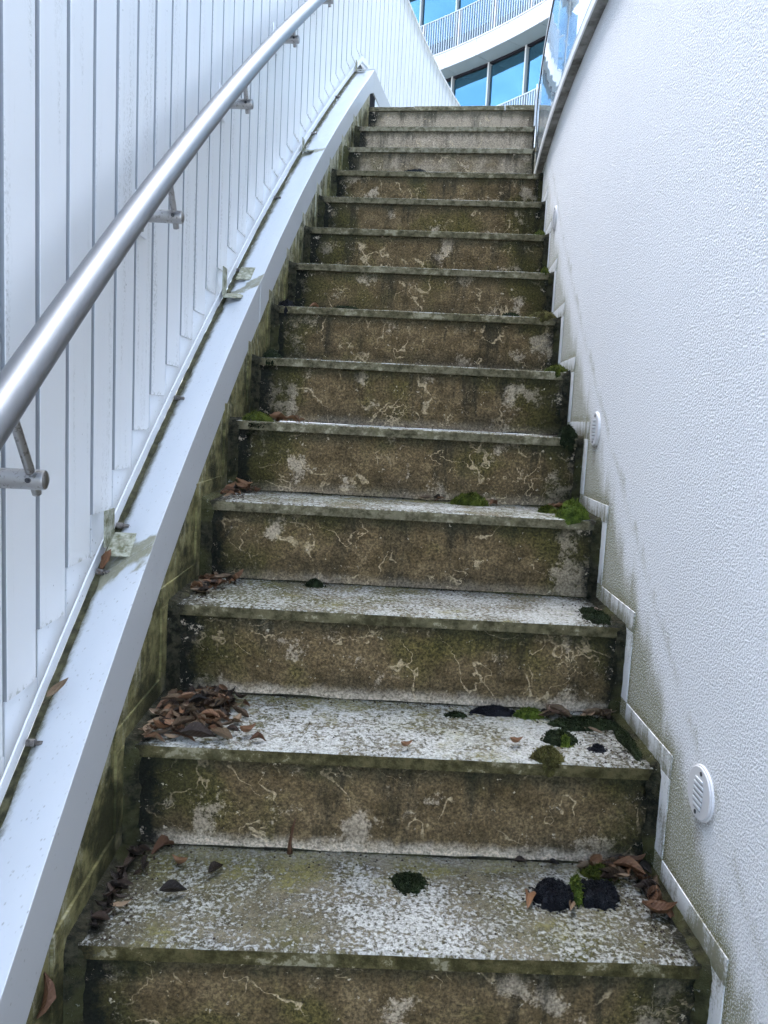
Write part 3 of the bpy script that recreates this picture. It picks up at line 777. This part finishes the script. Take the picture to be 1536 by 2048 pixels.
# ---------------------------------------------------------------- handrail
RO = -.55
RT = [(-2.6, .94), (.2, .873), (2.5, .813), (4.2, .77)]
def rz(s): return SL * s + interp(RT, s)
rail = tag(empty('handrail', pt(1.0, RO, rz(1.0))), 'round brushed steel handrail fixed to the white slatted wall', 'handrail')
b = MB(); b.tube([pt(-2.4 + 6.6 * k / 60, RO, rz(-2.4 + 6.6 * k / 60) + wob(k * .3, 0, 0, 1) * .0006) for k in range(61)], .0252, 32)
b.build('rail', M['steel'], rail, auto=50)
for s, za in ((-1.12, .10), (-.42, .155), (.268, .905), (.965, 1.440), (1.65, 1.950), (2.332, 2.458), (2.99, 2.940)):
    if s < 0: za = rz(s) - .15
    nx = (pt(s, .1) - pt(s, 0)).normalized()
    b = MB(); tip = pt(s, RO + .018, za); p0 = pt(s, SO + .004, za)
    b.tube([p0, tip - nx * .005, tip, tip + nx * .002], [.0145, .0145, .0135, .009], 20); br = b.build('bracket', M['bracket'], rail, auto=40)
    # post square to the rail, through the arm
    dr = (pt(s + .1, RO, rz(s + .1)) - pt(s - .1, RO, rz(s - .1))).normalized()
    nn = dr.cross(nx).normalized(); nn = nn if nn.z > 0 else -nn
    a0 = pt(s, RO, za); 
    tl = (pt(s, RO, rz(s)) - a0).dot(nn) - .0235
    b = MB(); b.tube([a0 - nn * .026, a0 + nn * tl], .0068, 12); b.build('post', M['bracket'], br, auto=50)
    b = MB(); e = a0 + nn * (tl + .0012); b.box(lambda a, q, w_: e + dr * a + nx * q + nn * w_, -.03, .03, -.011, .011, -.0015, .0015); b.build('saddle', M['bracket'], br)
    b = MB(); sp = a0 - (pt(s + .01, 0) - pt(s, 0)).normalized() * .0145; dd = -(pt(s + .01, 0) - pt(s, 0)).normalized(); b.tube([sp, sp + dd * .0025], .004, 8); b.build('grub_screw', M['screw'], br)
    b = MB(); b.box(fn, s - .036, s + .036, SO + .002, SO + .0065, za - .045, za + .045); b.build('wall_plate', M['paint'], br, bevel=.001)
    for dz in (-.03, .03):
        q0 = pt(s, SO + .0065, za + dz); b = MB(); b.tube([q0, q0 + nx * .003], .006, 10); b.build('plate_screw', M['bracket'], br)

# ---------------------------------------------------------------- step lights in the rendered wall
def step_light(s, z, label):
    org = pt(s, .4948, z); e = tag(empty('step_light', org), label, 'wall light', 'round lights let into the rendered wall')
    tx = (pt(s + .01, .5) - pt(s - .01, .5)).normalized(); nn = (pt(s, .4) - pt(s, .5)).normalized(); Z = Vector((0, 0, 1))
    def disc(r0, d0, r1, d1, c=Vector()):
        b = MB(); n_ = 36; ra = [b.vert(org + c + tx * (r0 * math.cos(q)) + Z * (r0 * math.sin(q)) + nn * d0) for q in [2 * math.pi * k / n_ for k in range(n_)]]
        rb = [b.vert(org + c + tx * (r1 * math.cos(q)) + Z * (r1 * math.sin(q)) + nn * d1) for q in [2 * math.pi * k / n_ for k in range(n_)]]
        for k in range(n_): b.face([ra[k], ra[(k + 1) % n_], rb[(k + 1) % n_], rb[k]])
        b.face(rb); b.face(ra[::-1]); return b
    disc(.046, -.002, .0452, .0034).build('rim', M['light'], e, bevel=.001)
    fc = disc(.0435, .0035, .0425, .0056).build('face_plate', M['light'], e, bevel=.0008)
    for k in range(6):
        y = .0225 - k * .009; hwid = .0165 * (1 if 0 < k < 5 else .8)
        b = MB(); c = org + Z * y + nn * .0056
        b.box(lambda a, q, w_: c + tx * a + Z * (q) + nn * w_, -hwid, hwid, -.0022, .0022, .0002, .0022 ); b.build('louvre', M['slot'], fc, bevel=.0006)
        b = MB(); c2 = org + Z * (y - .0042) + nn * .0056
        b.box(lambda a, q, w_: c2 + tx * a + Z * (q) + nn * w_, -hwid, hwid, -.0009, .0009, .0001, .0006); b.build('slit', M['slit'], fc)
    for q in (.036, -.036):
        b = MB(); p0 = org + Z * q * .95 + tx * (-.004 if q > 0 else .004) + nn * .0056; b.tube([p0, p0 + nn * .0012], .0036, 10); b.build('screw', M['screw'], fc)
    # streak of dirt washed out below the fitting
step_light(.366, .434, 'round white louvred step light closest to the bottom of the steps')
step_light(1.225, 1.018, 'round white louvred step light halfway up, beside the large moss cushion')
step_light(2.27, 1.806, 'small foreshortened step light highest on the rendered wall, below the glass')

# ---------------------------------------------------------------- background building
BC = Vector((-11.677, 12.646, 0))
def bp(deg, r, z): a = math.radians(deg); return BC + Vector((r * math.cos(a), r * math.sin(a), z))
bld = tag(empty('curved_building', bp(38, 18.8, GZ)), 'curved white office block with blue mirrored windows beyond the top of the steps', 'building')
A0, A1 = -42.0, 54.0  # low angles are an unseen wing, added to hold skylight off the slats
SLABS = (8.73, 12.02, 15.31)
for z in SLABS:
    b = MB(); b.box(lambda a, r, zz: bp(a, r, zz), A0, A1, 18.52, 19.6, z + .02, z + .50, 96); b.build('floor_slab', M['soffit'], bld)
    a = A0 - .47
    while a < A1:
        b = MB(); b.box(lambda a_, r, zz: bp(a_, r, zz), max(a, A0) + .02, min(a + 4.0, A1) - .02, 18.48, 18.515, z, z + .47, 5); b.build('fascia_panel', M['fascia'], bld)
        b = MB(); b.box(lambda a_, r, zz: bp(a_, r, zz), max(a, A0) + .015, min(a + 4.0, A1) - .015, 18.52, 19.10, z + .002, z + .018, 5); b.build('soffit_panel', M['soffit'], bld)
        a += 4.0
    b = MB(); b.box(lambda a_, r, zz: bp(a_, r, zz), A0, A1, 18.46, 18.60, z + .475, z + .51, 96); b.build('slab_edge_trim', M['fascia'], bld)
# window bands
for z0, z1 in ((5.9, 8.73), (9.23, 12.02), (12.52, 15.31)):
    a = 19.2 - 4.6 * 13
    while a < A1:
        b = MB(); b.box(lambda a_, r, zz: bp(a_, r, zz), a + .14, a + 4.46, 19.17, 19.20, z0 + .06, z1 - .09, 1); b.build('window_pane', M['window'], bld)
        b = MB(); b.box(lambda a_, r, zz: bp(a_, r, zz), a - .085, a + .085, 19.08, 19.25, z0, z1, 1); b.build('mullion', M['frame'], bld)
        a += 4.6
    b = MB(); b.box(lambda a_, r, zz: bp(a_, r, zz), A0, A1, 19.11, 19.24, z1 - .045, z1 - .002, 96); b.build('head_frame', M['dark'], bld)
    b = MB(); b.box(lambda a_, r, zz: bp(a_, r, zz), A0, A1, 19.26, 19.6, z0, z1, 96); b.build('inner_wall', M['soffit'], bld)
b = MB(); b.box(lambda a_, r, zz: bp(a_, r, zz), A0, A1, 19.2, 19.6, GZ, 5.9, 96); b.build('base_wall', M['fascia'], bld)
b = MB(); b.box(lambda a_, r, zz: bp(a_, r, zz), A0, A1, 18.6, 26.0, 15.85, 16.0, 96); b.build('roof', M['soffit'], bld)
for z, a0, a1 in ((12.53, 29.0, 47.0), (9.24, 27.5, 36.0)):
    b = MB(); b.box(lambda a_, r, zz: bp(a_, r, zz), A0, A1, 18.53, 18.585, z + 1.06, z + 1.09, 96); b.build('railing_top', M['baluster'], bld)
    b = MB(); b.box(lambda a_, r, zz: bp(a_, r, zz), A0, A1, 18.54, 18.575, z + .02, z + .045, 96); b.build('railing_foot', M['baluster'], bld)
    a = a0; k = 0
    while a < a1:
        wide = (k % 15 == 6)
        b = MB(); wd = .05 if not wide else .075
        b.box(lambda a_, r, zz: bp(a_, r, zz), a - wd, a + wd, 18.535, 18.58 if not wide else 18.62, z - .01, z + 1.062, 1); b.build('railing_post' if wide else 'baluster', M['fascia'] if wide else M['baluster'], bld)
        a += .31; k += 1

# ---------------------------------------------------------------- leaves
def leaf_mesh(name, ln, wd, curl, bend, mt, seed):
    r = random.Random(seed); me = MB(); nu, nv = 7, 4; g_ = []
    for i in range(nu + 1):
        u = i / nu; hw_ = wd * .5 * math.sin(math.pi * min(.98, max(.03, u)) ** .85) * (1 + r.uniform(-.12, .12)); row = []
        for j in range(nv + 1):
            v = j / nv * 2 - 1
            x = (u - .5) * ln; y = v * hw_
            z = curl * (v * v) * hw_ + bend * ((u - .5) ** 2) * ln + r.uniform(-1, 1) * ln * .012
            row.append(me.vert((x + r.uniform(-1, 1) * ln * .01, y, z)))
        g_.append(row)
    for i in range(nu):
        for j in range(nv):
            me.face([g_[i][j], g_[i][j + 1], g_[i + 1][j + 1], g_[i + 1][j]], [(i / nu, j / nv * 2 - 1), (i / nu, (j + 1) / nv * 2 - 1), ((i + 1) / nu, (j + 1) / nv * 2 - 1), ((i + 1) / nu, j / nv * 2 - 1)])
    s0 = me.vert((-ln * .5, 0, 0)); s1 = me.vert((-ln * .72, .001, ln * .03)); s2 = me.vert((-ln * .72, -.0012, ln * .03)); me.face([s0, s1, s2])
    o = me.build(name, mt, smooth=True, flip=False); d = o.data; bpy.data.objects.remove(o); return d
LEAF = []
for k, (ln, wd, cu, be, mt) in enumerate([(.05, .017, 1.0, .5, 'leaf_brown'), (.062, .02, 1.3, -.5, 'leaf_red'), (.044, .014, .8, .9, 'leaf_brown'), (.038, .017, 1.6, .3, 'leaf_dark'), (.058, .022, .7, .7, 'leaf_brown'),
                                          (.05, .02, 1.5, -.9, 'leaf_red'), (.04, .012, 1.1, 1.2, 'leaf_dark'), (.034, .022, .9, .8, 'leaf_pale'), (.055, .016, 1.9, .4, 'leaf_brown'), (.046, .02, 1.2, 1.4, 'leaf_red')]):
    LEAF.append(leaf_mesh('leaf_blade', ln, wd, cu, be, M[mt], 40 + k))
def leaf(kind, s, o, z, rz_, tilt=0., rollx=0., sc=1., parent=None, name='leaf'):
    q = bpy.data.objects.new(name, LEAF[kind]); COL.objects.link(q)
    q.location = pt(s, o, z); q.rotation_euler = (rollx, tilt, rz_); q.scale = (sc, sc, sc)
    if parent is not None: q.parent = parent; q.matrix_parent_inverse = Matrix.Translation(-parent.location)
    return q
def pile(label, i, spots, kinds, seed, group='drifts of dead leaves caught on the treads', sc=1.0):
    """spots: (s offset from nosing, o, ds, do, count, height)"""
    r = random.Random(seed); c = spots[0]
    e = tag(empty('leaf_pile', pt(i * D + c[0], c[1], i * H)), label, 'leaf pile', group)
    for ds0, o0, rs, ro, cnt, hh in spots:
        for k in range(cnt):
            a, q = r.uniform(0, 2 * math.pi), math.sqrt(r.random())
            s_, o_ = ds0 + rs * q * math.sin(a), o0 + ro * q * math.cos(a)
            s_ = min(max(s_, -.002), D - .01); o_ = min(max(o_, -.477), .474)
            zz = i * H + .006 + hh * (1 - q * .8) * r.random()
            leaf(r.choice(kinds), i * D + s_, o_, zz, r.uniform(0, 6.28), r.gauss(0, .2), r.gauss(0, .32), sc * r.uniform(.5, 1.2), e)
    return e
pile('large heap of brown dead leaves piled on the second lowest tread beside the beam', 2,
     [(.15, -.415, .11, .065, 110, .024), (.19, -.39, .07, .075, 60, .014), (.06, -.44, .05, .04, 30, .008), (.10, -.34, .08, .03, 14, .004)], [0, 1, 2, 6, 8, 0, 2, 8, 3, 3, 6, 9], 11, sc=.95)
pile('dead leaves caught in the corner of the third tread beside the stained side wall', 3, [(.2, -.44, .06, .05, 26, .02), (.13, -.455, .05, .025, 12, .012)], [0, 1, 3, 5, 2, 9], 12, sc=.85)
pile('reddish dead leaves in the fourth tread corner beside the stained side wall', 4, [(.2, -.45, .06, .045, 18, .02), (.1, -.455, .06, .02, 8, .01)], [1, 5, 9, 0, 3], 13, sc=.85)
pile('few red-brown leaves beside the flat moss pad on the fifth tread', 5, [(.17, -.40, .05, .03, 7, .02), (.2, -.34, .03, .03, 4, .012)], [1, 5, 9, 0], 14, sc=.9)
pile('dark brown leaf litter in the wall corner of the lowest tread', 1, [(.235, .435, .05, .045, 20, .02), (.16, .462, .06, .015, 12, .012), (.25, .39, .012, .02, 4, .008)], [0, 1, 4, 3, 8, 9, 3], 15, sc=1.05)
pile('black rotted leaves along the side-wall edge of the lowest tread', 1, [(.2, -.465, .06, .03, 22, .012), (.1, -.47, .08, .018, 20, .01)], [3, 6, 3, 6, 3], 16, sc=.8)
pile('pale and brown leaves lying in moss at the back of the second lowest tread', 2, [(.235, .44, .02, .03, 9, .012), (.24, .345, .02, .03, 6, .012)], [0, 8, 4, 3], 17, sc=1.0)
pile('few curled leaves behind the large moss cushion on the fourth tread', 4, [(.22, .43, .03, .03, 6, .015), (.24, .24, .01, .03, 3, .01), (.25, .10, .01, .05, 4, .006)], [3, 1, 0], 18, sc=.8)

SING = [(1, .262, -.423, 5, .9, 1.1, 'curled dark red leaf at the back of the lowest tread near the side wall'),
        (1, .205, -.381, 9, 2.6, .8, 'small red-brown curled leaf just in front of the dark curled leaf on lowest tread'),
        (1, .124, -.372, 3, .3, 1.2, 'flat wet dark leaf on the lowest tread near the side wall'),
        (1, .19, -.314, 3, 1.0, 1.0, 'faded flat leaf stuck to the lowest tread left of the middle'),
        (1, .082, -.447, 2, .6, .8, 'tan curled leaf lying in the black dirt of the lowest tread'),
        (1, .258, .243, 3, .1, .7, 'leftmost of three thin leaves in the joint behind the black moss lumps'),
        (1, .257, .305, 3, .0, .6, 'middle of three thin leaves in the joint behind the black moss lumps'),
        (1, .258, .365, 0, -.1, .6, 'rightmost of three thin leaves in the joint behind the black moss lumps'),
        (1, .15, .238, 1, 1.3, .9, 'brown leaf curled against the near end of the black moss lumps'),
        (1, .125, .305, 8, 1.2, .7, 'withered leaf hanging in front of the gap between the black moss lumps'),
        (2, .058, -.289, 9, .9, .9, 'orange-brown leaf at the tip of the large leaf heap'),
        (2, .036, -.262, 5, .2, .65, 'small round dark red leaf just beyond the large leaf heap'),
        (2, .026, -.375, 3, .15, 1.7, 'broad flat wet leaf at the nosing in front of the large heap'),
        (2, .072, .233, 9, .5, .7, 'single rusty leaf in the pale patch on the second tread'),
        (2, .029, .017, 9, .7, .65, 'tiny rusty leaf at the middle of the second nosing'),
        (2, .24, .352, 7, .4, 1.5, 'large pale pinkish leaf lying on dark moss at the second riser'),
        (2, .149, .41, 0, -.5, .6, 'small brown leaf on the pale tread right of the mossy patch'),
        (3, .105, .458, 7, .7, .8, 'pale petal-like leaf standing in dark moss on the third tread'),
        (7, .03, -.356, 5, .5, .8, 'small red leaf standing on the seventh tread near the side wall')]
for i, s_, o_, kd, rz_, sc_, lab in SING:
    tag(leaf(kd, i * D + s_, o_, i * H + .007, rz_, .12, .15, sc_, name='fallen_leaf'), lab, 'leaf', 'single fallen leaves')
sb = .445
tag(leaf(0, sb, -.585, (ztop(sb) + zlft(sb)) / 2 + .006, 1.0, -.5, .3, .95, name='fallen_leaf'), 'thin brown leaf lying alone on the sloping white beam', 'leaf', 'single fallen leaves')
tag(leaf(1, .70, -.598, zlft(.70) + .03, 1.2, -.9, .6, .8, name='fallen_leaf'), 'shrivelled leaf caught behind the mossy joint plate on the beam', 'leaf', 'single fallen leaves')
tag(leaf(1, .19, -.502, SL * .19 + .04, 1.55, -1.1, 1.35, 1.0, name='fallen_leaf'), 'reddish leaf wedged under the beam at the stained side wall', 'leaf', 'single fallen leaves')
b = MB(); q = pt(1 * D + .263, -.19, H + .001); b.tube([q, q + Vector((.0, .002, .02)), q + Vector((.004, .005, .05)), q + Vector((.008, .006, .066))], [.006, .003, .0026, .0014], 6)
tag(b.build('twig', M['leaf_red'], smooth=True), 'short brown twig standing against the second riser', 'twig')

# ---------------------------------------------------------------- moss
def moss(label, i, s_, o_, rx, ry, hh, mt, seed, blades=500, name='moss_cushion', group='moss growing on the steps', bl=.006, edge=1.0):
    r = random.Random(seed); m_ = MB(); org = pt(i * D + s_, o_, i * H)
    nr, na = 12, 44
    off = r.uniform(0, 50)
    def hgt(x, y):
        a = math.atan2(y, x); e = 1 + edge * .42 * mnoise.noise(Vector((math.cos(a) * 1.3 + off, math.sin(a) * 1.3, 0))) + edge * .3 * mnoise.noise(Vector((math.cos(a) * 4 + off, math.sin(a) * 4, 3)))
        q_ = math.hypot(x, y) / e
        return hh * max(0, 1 - q_ ** 2.2) ** .6 * (1 + .3 * mnoise.noise(Vector((x * 3 + off, y * 3, 1)))), e
    cen = m_.vert((0, 0, hgt(0, 0)[0])); prev = None
    for k in range(1, nr + 1):
        ring = []
        for j in range(na):
            a = 2 * math.pi * j / na; q_ = k / nr
            h_, e = hgt(math.cos(a) * q_, math.sin(a) * q_); e2 = q_ * e
            h_ = hh * max(0, 1 - q_ ** 2.2) ** .6 * (1 + .45 * mnoise.noise(Vector((math.cos(a) * q_ * 3 + off, math.sin(a) * q_ * 3, 1))) + .5 * mnoise.noise(Vector((math.cos(a) * q_ * 8 + off, math.sin(a) * q_ * 8, 4))))
            x, y = math.cos(a) * e2 * rx, math.sin(a) * e2 * ry
            sag = 0.0
            ss = s_ + y
            if ss < .002: sag = -min(.035, (.002 - ss) * 1.3); y = -s_ + .002 + (ss - .002) * .25
            ring.append(m_.vert((x, y, h_ + sag + (0.0008 if k < nr else -.002))))
        for j in range(na):
            j2 = (j + 1) % na
            if prev is None: m_.face([cen, ring[j], ring[j2]], [(0, 0)] * 3)
            else: m_.face([prev[j], ring[j], ring[j2], prev[j2]], [(0, 0)] * 4)
        prev = ring
    vs0 = list(m_.v); fs0 = list(m_.f)
    for k in range(blades):
        f_ = r.choice(fs0); P3 = [Vector(vs0[q]) for q in f_[:3]]
        w1, w2 = r.random(), r.random()
        if w1 + w2 > 1: w1, w2 = 1 - w1, 1 - w2
        p_ = P3[0] + (P3[1] - P3[0]) * w1 + (P3[2] - P3[0]) * w2
        nrm = (P3[1] - P3[0]).cross(P3[2] - P3[0]); nrm = nrm.normalized() if nrm.length > 1e-12 else Vector((0, 0, 1))
        if nrm.z < 0: nrm = -nrm
        d_ = (nrm + Vector((r.gauss(0, .5), r.gauss(0, .5), r.gauss(.1, .3)))).normalized() * bl * r.uniform(.5, 1.3)
        sd_ = d_.cross(Vector((r.gauss(0, 1), r.gauss(0, 1), r.gauss(0, 1)))).normalized() * bl * .18
        m_.face([m_.vert(p_ - sd_), m_.vert(p_ + sd_), m_.vert(p_ + d_)], [(.4, 0), (.4, 0), (1, 1)])
    for k in range(70):
        a = r.uniform(0, 6.283); q_ = r.uniform(.9, 1.0) + abs(r.gauss(0, .22)); x, y = math.cos(a) * q_ * rx, math.sin(a) * q_ * ry
        if not (.004 < s_ + y < D + .004) or abs(o_ + x) > .485: continue
        z_ = r.uniform(.0006, .0030); w_ = z_ * r.uniform(.8, 1.8)
        tp_ = m_.vert((x, y, z_)); bs = [m_.vert((x + math.cos(b_) * w_, y + math.sin(b_) * w_, -.0008)) for b_ in (0.2, 1.8, 3.3, 4.9)]
        for b_ in range(4): m_.face([bs[b_], bs[(b_ + 1) % 4], tp_], [(.2, 0)] * 3)
    o = m_.build(name, M[mt], smooth=True, flip=False)
    a = (i * D + s_) / RAD
    o.location = org; o.rotation_euler = (0, 0, -a)
    return tag(o, label, 'moss', group)
moss('round flat dark green moss disc at the middle of the lowest tread', 1, .185, .033, .029, .031, .010, 'moss_dark', 1, 1500, bl=.004)
moss('longer black moss lump nearer the middle on the lowest tread', 1, .158, .282, .040, .033, .027, 'moss_black', 2, 1500, bl=.005)
moss('black moss lump beside the leaf litter on the lowest tread', 1, .166, .358, .042, .031, .024, 'moss_black', 3, 1500, bl=.005)
moss('small bright green moss sprig between the two black moss lumps', 1, .165, .322, .012, .022, .032, 'moss_bright', 4, 350, bl=.007)
moss('olive moss patch behind the black moss lumps at the riser', 1, .235, .385, .03, .018, .016, 'moss', 5, 500)
moss('black moss mound at the foot of the third riser', 2, .238, .215, .045, .016, .014, 'moss_black', 6, 900, bl=.004)
moss('small dark moss blot on the second tread near the black mound', 2, .215, .131, .022, .012, .006, 'moss_dark', 7, 400, bl=.004)
moss('bright green moss tuft at the foot of the third riser', 2, .236, .29, .03, .02, .014, 'moss_bright', 8, 800, bl=.005)
moss('dark moss mat along the back of the second tread under the leaves', 2, .20, .40, .07, .035, .010, 'moss_dark', 9, 1400, bl=.005)
moss('dark moss lobe in the middle of the mossy streak on second tread', 2, .115, .33, .032, .034, .012, 'moss_dark', 10, 800, bl=.005)
moss('tiny bright green tuft on the dark moss lobe of the second tread', 2, .088, .335, .010, .009, .016, 'moss_bright', 30, 200, bl=.005)
moss('yellow-brown moss hanging over the second nosing', 2, .022, .288, .027, .034, .014, 'moss_yellow', 11, 1300, bl=.006)
moss('small black moss knob alone on the second tread near the wall', 2, .072, .395, .015, .011, .008, 'moss_black', 12, 350, bl=.004)
moss('dark moss bank in the wall corner of the second tread', 2, .12, .466, .014, .09, .010, 'moss_dark', 13, 700, bl=.005)
moss('tiny dark green moss tuft at the foot of the fourth riser', 3, .24, -.21, .022, .012, .015, 'moss_dark', 14, 500, bl=.004, edge=.5)
moss('black-green moss bank in the wall corner of the third tread', 3, .08, .448, .03, .07, .012, 'moss_dark', 15, 1200, bl=.005)
moss('long olive green moss pad at the middle of the fourth tread', 4, .22, .185, .052, .024, .026, 'moss', 16, 2200, bl=.005, edge=.5)
moss('small moss tuft left of the large moss cushion on fourth tread', 4, .13, .385, .026, .02, .014, 'moss', 17, 600)
moss('large bright green moss cushion overhanging the fourth nosing by the wall', 4, .040, .428, .040, .046, .036, 'moss_bright', 18, 3200, bl=.005, edge=.35)
moss('flat yellow-green moss pad on the fifth tread beside the side wall', 5, .07, -.435, .044, .05, .02, 'moss', 19, 2200, bl=.005, edge=.6)
moss('dark green moss clump at the wall end of the fifth nosing', 5, .03, .452, .026, .05, .026, 'moss_dark', 20, 1200)
moss('green moss tuft at the wall end of the sixth nosing', 6, .04, .455, .03, .04, .018, 'moss', 21, 700)
moss('thin green moss strip on the seventh tread near the side wall', 7, .05, -.25, .05, .02, .012, 'moss_dark', 22, 600)
moss('brownish moss tuft at the wall end of the seventh nosing', 7, .04, .44, .045, .04, .02, 'moss_yellow', 23, 900)
moss('small dark moss patch left of the brownish tuft on seventh nosing', 7, .04, .33, .03, .02, .012, 'moss_dark', 24, 400)
moss('little moss tuft at the wall end of the eighth nosing', 8, .03, .462, .016, .03, .02, 'moss', 25, 400)
moss('small green moss tuft at the wall end of the ninth nosing', 9, .03, .458, .022, .03, .018, 'moss', 26, 400)
moss('dark moss speck on the eleventh nosing left of the middle', 11, .02, -.10, .05, .02, .010, 'moss_black', 27, 300)
moss('black moss knot in the side-wall corner of the sixth tread', 6, .05, -.452, .03, .06, .02, 'moss_dark', 28, 900)
moss('black moss knot in the side-wall corner of the seventh tread', 7, .05, -.455, .025, .06, .02, 'moss_black', 29, 700)
# moss film creeping down the left end of the fifth riser
m_ = MB(); r = random.Random(5)
for k in range(5200):
    u_, v_ = r.random(), r.random()
    o_ = -.455 + abs(r.gauss(0, .045)); z_ = 4 * H + .002 + v_ * .19
    if mnoise.noise(Vector((o_ * 28, z_ * 28, 3))) + mnoise.noise(Vector((o_ * 80, z_ * 80, 9))) * .6 < -.02 + (o_ + .455) * 3.0: continue
    p_ = pt(5 * D + (.012 if v_ < .82 else -.001), o_, z_); d_ = Vector((r.gauss(0, .5), -1 + r.gauss(0, .3), r.gauss(0, .5))).normalized() * r.uniform(.003, .008)
    sd_ = d_.cross(Vector((r.gauss(0, 1), 0, r.gauss(0, 1)))).normalized() * .0016
    m_.face([m_.vert(p_ - sd_), m_.vert(p_ + sd_), m_.vert(p_ + d_)], [(.2, 0), (.2, 0), (.8, 1)])
tag(m_.build('moss_film', M['moss_dark'], flip=False), 'dark moss film covering the side-wall end of the fifth riser', 'moss', 'moss growing on the steps', 'stuff')

# ---------------------------------------------------------------- grit, seeds and crumbs scattered over the treads
m_ = MB(); r = random.Random(77)
def crumb(p_, q):
    vv = [p_ + Vector((r.uniform(-1, 1), r.uniform(-1, 1), r.uniform(-.3, 1))).normalized() * q * r.uniform(.6, 1.2) for _ in range(3)]
    v0 = m_.vert(p_ + Vector((0, 0, q))); bs = [m_.vert(p_ + Vector((math.cos(a) * q * r.uniform(.6, 1.4), math.sin(a) * q * r.uniform(.6, 1.4), -.0005))) for a in (0, 1.3, 2.5, 3.8, 5.1)]
    for k in range(5): m_.face([bs[k], bs[(k + 1) % 5], v0])
for i in range(1, 6):
    for k in range(150 if i < 3 else 90):
        s_ = r.uniform(.01, D) if r.random() < .45 else D + .006 - abs(r.gauss(0, .012)); o_ = r.uniform(-.45, .45)
        crumb(pt(i * D + s_, o_, i * H + .001), r.uniform(.0008, .0024))
    for k in range(120):
        sd_ = r.choice((-1, 1)); o_ = sd_ * (.455 - abs(r.gauss(0, .025))); crumb(pt(i * D + r.uniform(.01, D), o_, i * H + .001), r.uniform(.001, .003))
tag(m_.build('grit', M['leaf_dark'], flip=False), 'dark grit and seed crumbs scattered over the lower treads', 'grit', kind='stuff')
